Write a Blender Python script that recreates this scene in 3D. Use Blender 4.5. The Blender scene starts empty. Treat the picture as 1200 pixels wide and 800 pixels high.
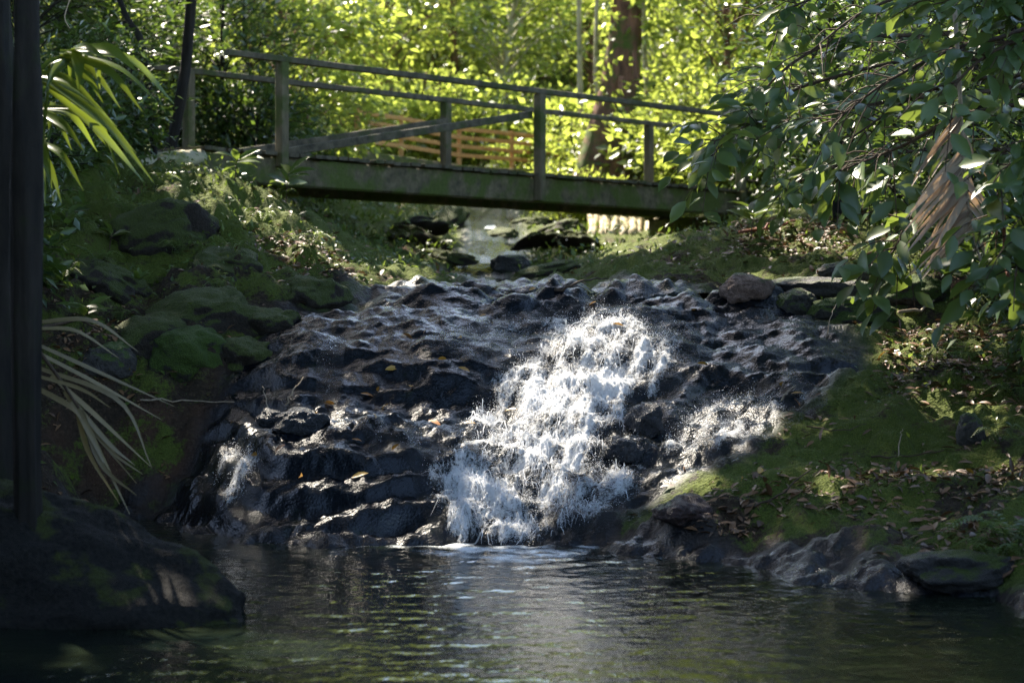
import bpy, math, random
import numpy as np
from mathutils import Vector

SEED = 7
rng = np.random.default_rng(SEED)
random.seed(SEED)
F, CX, HY, EYE = 2300.0, 600.0, 338.0, 1.5        # focal length in photo pixels, centre, horizon row, eye height
C = bpy.context.scene.collection
R = math.radians

# ------------------------------------------------------------------ helpers
def W(px, py, Y):
    """a point seen at (px, py) that lies Y metres away"""
    return np.array([(px - CX) * Y / F, Y, EYE + (HY - py) * Y / F])

_perm = np.random.default_rng(3).permutation(4096).astype(np.int64)
_grad = np.random.default_rng(4).normal(size=(4096, 3)); _grad /= np.linalg.norm(_grad, axis=1)[:, None]
def _h(i, j, k):
    return _perm[(_perm[(_perm[i & 4095] + j) & 4095] + k) & 4095]
def pn(x, y, z=0.0):
    x, y, z = np.broadcast_arrays(np.asarray(x, float), np.asarray(y, float), np.asarray(z, float))
    i, j, k = np.floor(x).astype(np.int64), np.floor(y).astype(np.int64), np.floor(z).astype(np.int64)
    fx, fy, fz = x - i, y - j, z - k
    u, v, w = [t * t * t * (t * (t * 6 - 15) + 10) for t in (fx, fy, fz)]
    def g(a, b, c):
        gr = _grad[_h(i + a, j + b, k + c)]
        return gr[..., 0] * (fx - a) + gr[..., 1] * (fy - b) + gr[..., 2] * (fz - c)
    L = lambda a, b, t: a + (b - a) * t
    return 1.5 * L(L(L(g(0,0,0), g(1,0,0), u), L(g(0,1,0), g(1,1,0), u), v),
                   L(L(g(0,0,1), g(1,0,1), u), L(g(0,1,1), g(1,1,1), u), v), w)
def fbm(x, y, z=0.0, o=4, gain=.5):
    s, a = 0.0, 1.0
    for n in range(o):
        s = s + a * pn(np.asarray(x) * 2**n + 17.3 * n, np.asarray(y) * 2**n - 9.1 * n, np.asarray(z) * 2**n)
        a *= gain
    return s
def ridged(x, y, z=0.0, o=4):
    s, a = 0.0, .5
    for n in range(o):
        s = s + a * (1 - np.abs(pn(np.asarray(x) * 2**n + 31.7 * n, np.asarray(y) * 2**n + 5.3 * n, z)) * 1.6)
        a *= .5
    return s
def cells(x, y, seed=0):
    """distance to the nearest of scattered points, one point a unit cell; also a random number of that cell"""
    i, j = np.floor(x).astype(np.int64), np.floor(y).astype(np.int64)
    best = np.full(x.shape, 9.0); val = np.zeros(x.shape)
    for a in (-1, 0, 1):
        for b in (-1, 0, 1):
            h = _h(i + a, j + b, np.int64(seed)); h2 = _perm[(h + 77) & 4095]
            px, py = i + a + (h % 997) / 997, j + b + (h2 % 997) / 997
            d = np.hypot(px - x, py - y)
            m = d < best
            best = np.where(m, d, best); val = np.where(m, (h2 % 211) / 211, val)
    return best, val
def sstep(a, b, x):
    t = np.clip((x - a) / (b - a), 0, 1)
    return t * t * (3 - 2 * t)

def mesh(name, V, faces, mat=None, parent=None, attrs=None, smooth=True):
    """faces: list of (n, k) index arrays; attrs: {name: one float a vertex}"""
    V = np.asarray(V, np.float32)
    me = bpy.data.meshes.new(name)
    me.vertices.add(len(V)); me.vertices.foreach_set('co', V.ravel())
    idx, st, c = [], [], 0
    for f in faces:
        f = np.asarray(f, np.int32)
        if f.size == 0: continue
        k = f.shape[1]
        idx.append(f.ravel()); st.append(c + np.arange(len(f), dtype=np.int32) * k); c += f.size
    idx, st = np.concatenate(idx), np.concatenate(st)
    me.loops.add(len(idx)); me.loops.foreach_set('vertex_index', idx)
    me.polygons.add(len(st)); me.polygons.foreach_set('loop_start', st)
    me.polygons.foreach_set('use_smooth', np.full(len(st), smooth, bool))
    for an, a in (attrs or {}).items():
        me.attributes.new(an, 'FLOAT', 'POINT').data.foreach_set('value', np.asarray(a, np.float32))
    me.update(calc_edges=True)
    if mat: me.materials.append(mat)
    o = bpy.data.objects.new(name, me); C.objects.link(o)
    if parent: o.parent = parent
    return o
def tag(o, label=None, cat=None, group=None, kind=None):
    if label: o['label'] = label
    if cat: o['category'] = cat
    if group: o['group'] = group
    if kind: o['kind'] = kind
    return o
def thing(name, label, cat, loc=(0, 0, 0), rz=0, group=None):
    o = bpy.data.objects.new(name, None); C.objects.link(o)
    o.empty_display_size = .1; o.location = [float(v) for v in loc]; o.rotation_euler = (0, 0, rz)
    return tag(o, label, cat, group)
def dup(root, loc, rz=0, scale=1, label=None, group=None):
    r = root.copy(); C.objects.link(r); r.location = [float(v) for v in loc]; r.rotation_euler = (0, 0, rz)
    r.scale = (scale,) * 3 if np.isscalar(scale) else scale
    if label: r['label'] = label
    if group: r['group'] = group
    for ch in list(root.children):
        c = ch.copy(); C.objects.link(c); c.parent = r
        for g in list(ch.children):
            d = g.copy(); C.objects.link(d); d.parent = c
    return r
class MB:
    """collects pieces of one mesh"""
    def __init__(s): s.V, s.F, s.A, s.n = [], {}, {}, 0
    def add(s, V, faces, **at):
        V = np.asarray(V, float).reshape(-1, 3)
        for f in faces:
            f = np.asarray(f, np.int64)
            if f.size: s.F.setdefault(f.shape[1], []).append(f + s.n)
        for k, a in at.items(): s.A.setdefault(k, []).append(np.broadcast_to(np.asarray(a, float), (len(V),)))
        s.V.append(V); s.n += len(V)
        return s
    def build(s, name, mat, parent=None, smooth=True):
        at = {k: np.concatenate(a) for k, a in s.A.items()}
        return mesh(name, np.concatenate(s.V), [np.concatenate(f) for f in s.F.values()], mat, parent, at, smooth)
def norm(v): return v / np.maximum(np.linalg.norm(v, axis=-1, keepdims=True), 1e-9)

def tube(pts, rad, n=8, rough=0.0, seed=0.0, cap=True):
    P = np.asarray(pts, float); m = len(P); rad = np.broadcast_to(np.asarray(rad, float), (m,))
    T = norm(np.gradient(P, axis=0))
    ref = np.array([0, 0, 1.0]) if abs(T[:, 2]).mean() < .8 else np.array([1.0, 0, 0])
    A = norm(np.cross(T, ref)); B = np.cross(T, A)
    th = np.arange(n) * 2 * math.pi / n
    rr = rad[:, None] * np.ones(n)
    if rough:
        s = np.arange(m)[:, None] * .9
        rr = rr * (1 + rough * pn(np.cos(th)[None] * 1.7 + seed, np.sin(th)[None] * 1.7 + seed, s * .35))
    V = P[:, None] + rr[..., None] * (np.cos(th)[None, :, None] * A[:, None] + np.sin(th)[None, :, None] * B[:, None])
    V = V.reshape(-1, 3)
    i = np.arange(m - 1)[:, None] * n; j = np.arange(n)[None]; j2 = (j + 1) % n
    q = np.stack([i + j, i + j2, i + n + j2, i + n + j], -1).reshape(-1, 4)
    fs = [q]
    if cap:
        V = np.vstack([V, P[0], P[-1]]); a, b = m * n, m * n + 1
        jj = np.arange(n); kk = (jj + 1) % n
        fs.append(np.stack([np.full(n, a), kk, jj], -1)); fs.append(np.stack([np.full(n, b), (m-1)*n + jj, (m-1)*n + kk], -1))
    return V, fs
def curve(pts, n=12):
    """smooth polyline through a few points (Catmull-Rom)"""
    P = np.asarray(pts, float); P = np.vstack([2*P[0] - P[1], P, 2*P[-1] - P[-2]])
    out = []; m = len(P) - 3
    for t in np.linspace(0, m - 1e-6, n):
        i = int(t); u = t - i; a, b, c, d = P[i:i+4]
        out.append(.5 * (2*b + (c-a)*u + (2*a - 5*b + 4*c - d)*u*u + (3*b - a - 3*c + d)*u**3))
    return np.array(out)
def box(c, ax, ay, az, wob=0.0):
    """box from its centre and three half-axis vectors, edges chamfered"""
    c, ax, ay, az = [np.asarray(v, float) for v in (c, ax, ay, az)]
    ch = .012
    ls = [np.linalg.norm(v) for v in (ax, ay, az)]
    V, idx = [], {}
    for sx in (-1, 1):
        for sy in (-1, 1):
            for sz in (-1, 1):
                for k in range(3):
                    f = [1, 1, 1]
                    for q in range(3):
                        if q != k: f[q] = 1 - min(ch / ls[q], .4)
                    idx[(sx, sy, sz, k)] = len(V)
                    V.append(c + ax*sx*f[0] + ay*sy*f[1] + az*sz*f[2])
    Fq, Ft = [], []
    for k in range(3):
        o = [q for q in range(3) if q != k]
        for s in (-1, 1):
            ring = []
            for (a, b) in ((-1,-1), (1,-1), (1,1), (-1,1)):
                t = [0,0,0]; t[k] = s; t[o[0]] = a; t[o[1]] = b
                ring.append(idx[(*t, k)])
            Fq.append(ring)
    for k in range(3):
        o = [q for q in range(3) if q != k]
        for a in (-1, 1):
            for b in (-1, 1):
                t0 = [0,0,0]; t0[o[0]] = a; t0[o[1]] = b; t1 = list(t0); t0[k] = -1; t1[k] = 1
                Fq.append([idx[(*t0, o[0])], idx[(*t1, o[0])], idx[(*t1, o[1])], idx[(*t0, o[1])]])
    for key in [(a,b,c_) for a in (-1,1) for b in (-1,1) for c_ in (-1,1)]:
        Ft.append([idx[(*key, 0)], idx[(*key, 1)], idx[(*key, 2)]])
    return np.array(V), [np.array(Fq), np.array(Ft)]

# leaf templates: t along, s across (half widths), h along the normal
FAR = (np.array([[0,0,0],[.42,-.5,.07],[1,0,-.06],[.42,.5,.07]]), [np.array([[0,1,2],[0,2,3]])])
_m = [[0,0,0],[.22,-.34,.05],[.22,0,.0],[.22,.34,.05],[.5,-.5,.06],[.5,0,-.01],[.5,.5,.06],[.78,-.32,.0],[.78,0,-.05],[.78,.32,.0],[1,0,-.13]]
NEAR = (np.array(_m), [np.array([[0,2,1],[0,3,2],[7,8,10],[8,9,10]]), np.array([[1,2,5,4],[2,3,6,5],[4,5,8,7],[5,6,9,8]])])
def leaves(P, D, N, L, Wd, rnd, tpl=FAR):
    P, D, N = np.asarray(P), norm(np.asarray(D)), np.asarray(N)
    S = norm(np.cross(D, N)); N = np.cross(S, D)
    L, Wd = np.broadcast_to(L, (len(P),)), np.broadcast_to(Wd, (len(P),))
    t, fs = tpl; k = len(t)
    V = P[:, None] + (L[:, None] * t[None, :, 0])[..., None] * D[:, None] + (Wd[:, None] * t[None, :, 1])[..., None] * S[:, None] \
        + (L[:, None] * t[None, :, 2])[..., None] * N[:, None]
    off = (np.arange(len(P)) * k)[:, None, None]
    return V.reshape(-1, 3), [(f[None] + off).reshape(-1, f.shape[1]) for f in fs], np.repeat(np.broadcast_to(rnd, (len(P),)), k)
def rvec(n): return norm(rng.normal(size=(n, 3)))

# ------------------------------------------------------------------ materials
def mat(name):
    m = bpy.data.materials.new(name); m.use_nodes = True
    nt = m.node_tree; nt.nodes.clear()
    out = nt.nodes.new('ShaderNodeOutputMaterial')
    return m, nt, out
def nd(nt, t, **kw):
    n = nt.nodes.new('ShaderNode' + t)
    for k, v in kw.items():
        if k in n.inputs.keys(): 
            n.inputs[k].default_value = v
        else: setattr(n, k, v)
    return n
def lk(nt, a, b): nt.links.new(a, b)
def ramp(nt, fac, stops, interp='LINEAR'):
    r = nt.nodes.new('ShaderNodeValToRGB'); r.color_ramp.interpolation = interp
    e = r.color_ramp.elements
    while len(e) < len(stops): e.new(.5)
    for i, (p, c) in enumerate(stops):
        e[i].position = p; e[i].color = (*c, 1) if len(c) == 3 else c
    lk(nt, fac, r.inputs[0]); return r.outputs[0]
def noise(nt, vec, scale, detail=4, rough=.55, dist=0):
    n = nd(nt, 'TexNoise', Scale=scale, Detail=detail, Roughness=rough, Distortion=dist)
    if vec is not None: lk(nt, vec, n.inputs['Vector'])
    return n.outputs['Fac']
def math_(nt, op, a, b=None, clamp=False):
    n = nt.nodes.new('ShaderNodeMath'); n.operation = op; n.use_clamp = clamp
    for i, v in enumerate((a, b)):
        if v is None: continue
        if isinstance(v, (int, float)): n.inputs[i].default_value = v
        else: lk(nt, v, n.inputs[i])
    return n.outputs[0]
def mixc(nt, fac, a, b):
    n = nt.nodes.new('ShaderNodeMix'); n.data_type = 'RGBA'
    for s, v in ((0, fac), (6, a), (7, b)):
        if isinstance(v, (int, float)): n.inputs[s].default_value = v
        elif isinstance(v, tuple): n.inputs[s].default_value = (*v, 1)
        else: lk(nt, v, n.inputs[s])
    return n.outputs[2]
def attr(nt, name): 
    n = nt.nodes.new('ShaderNodeAttribute'); n.attribute_name = name; return n.outputs['Fac']
def objco(nt): return nd(nt, 'TexCoord').outputs['Object']
def geo(nt): return nd(nt, 'NewGeometry').outputs['Position']
def bump(nt, h, dist, strength=1.0, normal=None):
    b = nd(nt, 'Bump', Strength=strength, Distance=dist); lk(nt, h, b.inputs['Height'])
    if normal: lk(nt, normal, b.inputs['Normal'])
    return b.outputs[0]

def leaf_mat(name, dark, light, trans, tw=.4, rough=.35, dry=None):
    m, nt, out = mat(name)
    r = attr(nt, 'rnd')
    col = ramp(nt, r, [(0, dark), (.75, light)] + ([(.93, light), (.96, dry)] if dry else []))
    vein = noise(nt, objco(nt), 22, 2)
    col = mixc(nt, math_(nt, 'MULTIPLY', vein, .5), col, tuple(v * .55 for v in dark))
    p = nd(nt, 'BsdfPrincipled', Roughness=rough); lk(nt, col, p.inputs['Base Color'])
    p.inputs['Specular IOR Level'].default_value = .5
    t = nd(nt, 'BsdfTranslucent'); tc = mixc(nt, r, tuple(v * .6 for v in trans), trans); lk(nt, tc, t.inputs[0])
    mx = nd(nt, 'MixShader'); mx.inputs[0].default_value = tw
    lk(nt, p.outputs[0], mx.inputs[1]); lk(nt, t.outputs[0], mx.inputs[2]); lk(nt, mx.outputs[0], out.inputs[0])
    return m
def wood_mat(name, c1, c2, moss=None, mossamt=0.0, scale=9, stretch=(1,1,1), rough=.8, bumpd=.012):
    m, nt, out = mat(name)
    mp = nd(nt, 'Mapping'); mp.inputs['Scale'].default_value = stretch; lk(nt, objco(nt), mp.inputs[0])
    a = noise(nt, mp.outputs[0], scale, 6, .65)
    col = ramp(nt, a, [(.3, c1), (.7, c2)])
    b = noise(nt, objco(nt), 3.1, 5, .6)
    h = math_(nt, 'ADD', a, b)
    if moss:
        f = ramp(nt, b, [(.62 - mossamt * .4, (0,0,0)), (.75 - mossamt * .4, (1,1,1))])
        f2 = noise(nt, objco(nt), 37, 3)
        col = mixc(nt, f, col, mixc(nt, f2, tuple(v * .5 for v in moss), tuple(v*1.4 for v in moss)))
    p = nd(nt, 'BsdfPrincipled', Roughness=rough); lk(nt, col, p.inputs['Base Color']); p.inputs['Specular IOR Level'].default_value = .22
    lk(nt, bump(nt, h, bumpd, .8), p.inputs['Normal']); lk(nt, p.outputs[0], out.inputs[0])
    return m

M = {}
M['leaf_back'] = leaf_mat('sunny_leaf', (.05,.08,.014), (.12,.16,.03), (.52,.62,.10), .5, .27, (.2,.16,.03))
M['leaf_far'] = leaf_mat('far_leaf', (.06,.09,.016), (.14,.18,.035), (.56,.64,.12), .5, .35)
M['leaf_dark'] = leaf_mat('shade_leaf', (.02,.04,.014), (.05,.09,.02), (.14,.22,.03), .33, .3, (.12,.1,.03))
M['leaf_broad'] = leaf_mat('broad_leaf', (.028,.058,.018), (.075,.125,.03), (.24,.32,.05), .33, .36, (.16,.12,.03))
M['leaf_canopy'] = leaf_mat('canopy_leaf', (.02,.04,.012), (.05,.085,.02), (.08,.13,.02), .2, .4)
M['leaf_small'] = leaf_mat('herb_leaf', (.03,.055,.012), (.08,.13,.02), (.2,.28,.04), .35, .4, (.14,.09,.03))
M['leaf_palm'] = leaf_mat('palm_leaf', (.035,.065,.014), (.08,.12,.02), (.26,.34,.035), .35, .22)
M['leaf_dry'] = leaf_mat('dry_palm', (.24,.15,.09), (.52,.40,.28), (.4,.26,.14), .25, .45)
M['leaf_straw'] = leaf_mat('straw_palm', (.13,.10,.045), (.24,.19,.09), (.2,.15,.05), .25, .45)
M['litter'] = leaf_mat('dead_leaf', (.07,.035,.018), (.2,.1,.04), (.1,.05,.02), .1, .5)
M['fallen'] = leaf_mat('fallen_leaf', (.3,.1,.025), (.45,.27,.04), (.3,.16,.02), .2, .4)
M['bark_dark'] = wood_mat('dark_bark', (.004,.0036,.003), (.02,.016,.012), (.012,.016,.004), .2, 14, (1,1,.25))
M['bark_brown'] = wood_mat('brown_bark', (.05,.028,.018), (.22,.11,.07), (.06,.085,.015), .3, 9, (1,1,.3), .85, .03)
M['bark_pale'] = wood_mat('pale_bark', (.22,.19,.13), (.45,.42,.3), (.12,.15,.04), .25, 8, (1,1,.3))
M['bark_root'] = wood_mat('pale_root', (.2,.15,.08), (.5,.42,.27), (.1,.1,.03), .1, 6, (1,1,.2), .7, .02)
M['twig'] = wood_mat('twig', (.03,.02,.013), (.09,.06,.04), None, 0, 30)
M['twig_red'] = wood_mat('red_stem', (.12,.035,.02), (.26,.09,.05), None, 0, 30, rough=.5)
M['twig_pale'] = wood_mat('pale_twig', (.2,.15,.1), (.38,.3,.21), None, 0, 30)
M['timber'] = wood_mat('mossy_timber', (.04,.036,.022), (.17,.14,.085), (.07,.09,.02), .5, 10, (1,1,1), .8, .02)
M['timber_dark'] = wood_mat('weathered_rail', (.03,.027,.018), (.13,.11,.075), (.05,.06,.02), .3, 9)
M['timber_post'] = wood_mat('post_timber', (.06,.05,.03), (.17,.14,.09), (.06,.075,.02), .35, 10, (1,1,.2))
M['timber_orange'] = wood_mat('new_timber', (.34,.17,.055), (.52,.29,.11), None, 0, 9)

def ground_mat():
    m, nt, out = mat('forest_ground')
    P = geo(nt)
    rock, moss = attr(nt, 'rock'), attr(nt, 'moss')
    n1 = noise(nt, P, 3.5, 8, .62); n2 = noise(nt, P, 38, 6, .65); n3 = noise(nt, P, 150, 4, .65)
    soil = ramp(nt, n2, [(.3, (.012,.009,.006)), (.55, (.035,.025,.016)), (.78, (.09,.055,.034))])
    red = ramp(nt, noise(nt, P, 1.7, 4), [(.5, (0,0,0)), (.68, (1,1,1))])
    soil = mixc(nt, math_(nt, 'MULTIPLY', red, .35), soil, (.11,.05,.028))
    mossc = ramp(nt, n3, [(.25, (.014,.021,.004)), (.5, (.056,.074,.012)), (.8, (.15,.165,.03))])
    mf = math_(nt, 'ADD', moss, math_(nt, 'MULTIPLY', math_(nt, 'SUBTRACT', n1, .5), 2.0))
    mf = math_(nt, 'ADD', mf, math_(nt, 'MULTIPLY', math_(nt, 'SUBTRACT', n2, .5), .9))
    mf = ramp(nt, mf, [(.42, (0,0,0)), (.6, (1,1,1))])
    col = mixc(nt, mf, soil, mossc)
    vor = nd(nt, 'TexVoronoi', Scale=55.0); lk(nt, P, vor.inputs['Vector'])
    rockc = ramp(nt, n2, [(.3, (.001,.002,.004)), (.6, (.003,.005,.008)), (.85, (.014,.018,.024))])
    pink = ramp(nt, noise(nt, P, 2.3, 5), [(.55, (0,0,0)), (.7, (1,1,1))])
    rockc = mixc(nt, math_(nt, 'MULTIPLY', pink, .08), rockc, (.06,.04,.035))
    rockc = mixc(nt, math_(nt, 'MULTIPLY', ramp(nt, n1, [(.6, (0,0,0)), (.72, (1,1,1))]), .4), rockc, (.02,.03,.01))
    col = mixc(nt, rock, col, rockc)
    h = math_(nt, 'ADD', math_(nt, 'MULTIPLY', n2, 1.0), math_(nt, 'MULTIPLY', n3, .15))
    h = math_(nt, 'ADD', h, math_(nt, 'MULTIPLY', vor.outputs['Distance'], .5))
    nrm = bump(nt, h, .018, 1.0); lk(nt, math_(nt, 'SUBTRACT', 1.0, math_(nt, 'MULTIPLY', rock, .72)), nrm.node.inputs['Strength'])
    p = nd(nt, 'BsdfPrincipled'); lk(nt, col, p.inputs['Base Color']); lk(nt, nrm, p.inputs['Normal'])
    wet = math_(nt, 'MULTIPLY', rock, 1.0)
    rr = nd(nt, 'MapRange'); lk(nt, wet, rr.inputs[0]); rr.inputs[3].default_value = .85; rr.inputs[4].default_value = .08
    rn = math_(nt, 'ADD', rr.outputs[0], math_(nt, 'MULTIPLY', n2, .12)); lk(nt, rn, p.inputs['Roughness'])
    lk(nt, math_(nt, 'ADD', math_(nt, 'MULTIPLY', rock, .1), .16), p.inputs['Specular IOR Level'])
    lk(nt, p.outputs[0], out.inputs[0])
    return m
M['ground'] = ground_mat()

def rock_mat(name, c1, c2, moss, amt, rough=.55, spec=.3):
    m, nt, out = mat(name)
    P = geo(nt)
    n1 = noise(nt, P, 4, 7, .6); n2 = noise(nt, P, 40, 6, .65); n3 = noise(nt, P, 130, 3)
    col = ramp(nt, n2, [(.3, c1), (.7, c2)])
    up = nd(nt, 'SeparateXYZ'); lk(nt, nd(nt, 'NewGeometry').outputs['Normal'], up.inputs[0])
    f = math_(nt, 'ADD', math_(nt, 'MULTIPLY', up.outputs[2], .5), math_(nt, 'MULTIPLY', math_(nt, 'SUBTRACT', n1, .5), 2.2))
    f = ramp(nt, math_(nt, 'ADD', f, amt - .5), [(.4, (0,0,0)), (.55, (1,1,1))])
    col = mixc(nt, f, col, ramp(nt, n3, [(.3, tuple(v * .5 for v in moss)), (.7, tuple(v * 1.5 for v in moss))]))
    p = nd(nt, 'BsdfPrincipled', Roughness=rough); lk(nt, col, p.inputs['Base Color'])
    p.inputs['Specular IOR Level'].default_value = spec
    lk(nt, bump(nt, math_(nt, 'ADD', n2, math_(nt, 'MULTIPLY', n3, .5)), .035), p.inputs['Normal']); lk(nt, p.outputs[0], out.inputs[0])
    return m
M['rock_mossy'] = rock_mat('mossy_rock', (.02,.02,.018), (.09,.08,.07), (.055,.085,.014), .62)
M['rock_wet'] = rock_mat('wet_rock', (.008,.009,.011), (.035,.036,.04), (.03,.04,.012), .1, .22, .5)
M['rock_pink'] = rock_mat('pale_pink_rock', (.09,.06,.05), (.3,.2,.16), (.06,.07,.02), .42, .6)
M['rock_rose'] = rock_mat('dark_pink_rock', (.016,.012,.012), (.10,.058,.05), (.03,.04,.01), .35, .45)
M['rock_fore'] = rock_mat('foreground_rock', (.004,.004,.004), (.026,.024,.02), (.035,.042,.009), .52, .8, .2)
M['moss_rock'] = rock_mat('thick_moss_rock', (.02,.02,.018), (.06,.055,.045), (.045,.075,.01), 1.0, .8)
M['rock_bank'] = rock_mat('bank_rock', (.012,.010,.008), (.045,.034,.024), (.052,.066,.012), .86, .8)
M['rock_shore'] = rock_mat('shore_rock', (.02,.02,.02), (.06,.055,.05), (.05,.07,.012), .45, .5)

def water_mat():
    m, nt, out = mat('pool_water')
    P = geo(nt)
    mp = nd(nt, 'Mapping'); mp.inputs['Scale'].default_value = (1, .55, 1); lk(nt, P, mp.inputs[0])
    h = math_(nt, 'ADD', noise(nt, mp.outputs[0], 13, 3, .5, .4), math_(nt, 'MULTIPLY', noise(nt, mp.outputs[0], 45, 2), .25))
    p = nd(nt, 'BsdfPrincipled', Roughness=.05, IOR=1.33)
    foam = attr(nt, 'foam')
    fn = noise(nt, P, 60, 8, .8, 1.2)
    ff = ramp(nt, math_(nt, 'ADD', math_(nt, 'MULTIPLY', foam, 1.0), math_(nt, 'SUBTRACT', fn, .5)), [(.38, (0,0,0)), (.85, (1,1,1))])
    deep = ramp(nt, noise(nt, P, 1.1, 3), [(.35, (.003,.006,.005)), (.7, (.012,.016,.008))])
    lk(nt, mixc(nt, ff, deep, (.7,.74,.76)), p.inputs['Base Color'])
    lk(nt, math_(nt, 'ADD', math_(nt, 'MULTIPLY', ff, .4), .04), p.inputs['Roughness'])
    lk(nt, bump(nt, h, .012, .5), p.inputs['Normal']); lk(nt, p.outputs[0], out.inputs[0])
    return m
M['water'] = water_mat()

def cascade_mat():
    m, nt, out = mat('cascade_water')
    P = geo(nt)
    cx = nd(nt, 'CombineXYZ'); lk(nt, attr(nt, 'across'), cx.inputs[0]); lk(nt, attr(nt, 'along'), cx.inputs[1])
    mp = nd(nt, 'Mapping'); mp.inputs['Scale'].default_value = (1.0, .45, 1.0); lk(nt, cx.outputs[0], mp.inputs[0])
    a = noise(nt, mp.outputs[0], 21, 8, .72, 1.0); b = noise(nt, P, 75, 5, .7, .6)
    foam = attr(nt, 'foam')
    def web(v, s): return math_(nt, 'SUBTRACT', 1.0, math_(nt, 'MULTIPLY', math_(nt, 'ABSOLUTE', math_(nt, 'SUBTRACT', v, .5)), s))
    w1, w2 = web(noise(nt, mp.outputs[0], 21, 5, .65, 1.2), 9), web(noise(nt, mp.outputs[0], 60, 4, .65, 1.6), 8)
    c0 = noise(nt, mp.outputs[0], 5.5, 4, .6, .5)
    k = math_(nt, 'ADD', math_(nt, 'MULTIPLY', w1, .42), math_(nt, 'MULTIPLY', w2, .34))
    k = math_(nt, 'ADD', k, math_(nt, 'MULTIPLY', math_(nt, 'SUBTRACT', c0, .5), 3.0))
    k = math_(nt, 'ADD', k, math_(nt, 'MULTIPLY', math_(nt, 'SUBTRACT', b, .5), 1.3))
    k = math_(nt, 'ADD', k, math_(nt, 'SUBTRACT', math_(nt, 'MULTIPLY', foam, 1.7), 1.5))
    ff = ramp(nt, k, [(.08, (0,0,0)), (.95, (1,1,1))])
    film = nd(nt, 'BsdfPrincipled', Roughness=.06, IOR=1.33); film.inputs['Base Color'].default_value = (.012,.015,.017,1)
    nr = bump(nt, math_(nt, 'ADD', a, math_(nt, 'MULTIPLY', b, .4)), .03, 1.0)
    lk(nt, nr, film.inputs['Normal'])
    white = nd(nt, 'BsdfPrincipled', Roughness=.35, IOR=1.33); white.inputs['Base Color'].default_value = (.85,.87,.89,1)
    lk(nt, nr, white.inputs['Normal'])
    tr = nd(nt, 'BsdfTranslucent'); tr.inputs[0].default_value = (.82,.85,.88,1)
    wm = nd(nt, 'MixShader'); wm.inputs[0].default_value = .35; lk(nt, white.outputs[0], wm.inputs[1]); lk(nt, tr.outputs[0], wm.inputs[2])
    clear = nd(nt, 'BsdfTransparent')
    cl = nd(nt, 'MixShader'); cl.inputs[0].default_value = .3; lk(nt, clear.outputs[0], cl.inputs[1]); lk(nt, film.outputs[0], cl.inputs[2])
    mx = nd(nt, 'MixShader'); lk(nt, ff, mx.inputs[0]); lk(nt, cl.outputs[0], mx.inputs[1]); lk(nt, wm.outputs[0], mx.inputs[2])
    lk(nt, mx.outputs[0], out.inputs[0])
    return m
M['cascade'] = cascade_mat()
def spray_mat():
    m, nt, out = mat('spray')
    p = nd(nt, 'BsdfPrincipled', Roughness=.15, IOR=1.33); p.inputs['Base Color'].default_value = (.87,.88,.9,1)
    t = nd(nt, 'BsdfTranslucent'); t.inputs[0].default_value = (.87,.88,.9,1)
    mx = nd(nt, 'MixShader'); mx.inputs[0].default_value = .45; lk(nt, p.outputs[0], mx.inputs[1]); lk(nt, t.outputs[0], mx.inputs[2]); lk(nt, mx.outputs[0], out.inputs[0])
    return m
M['spray'] = spray_mat()

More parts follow.
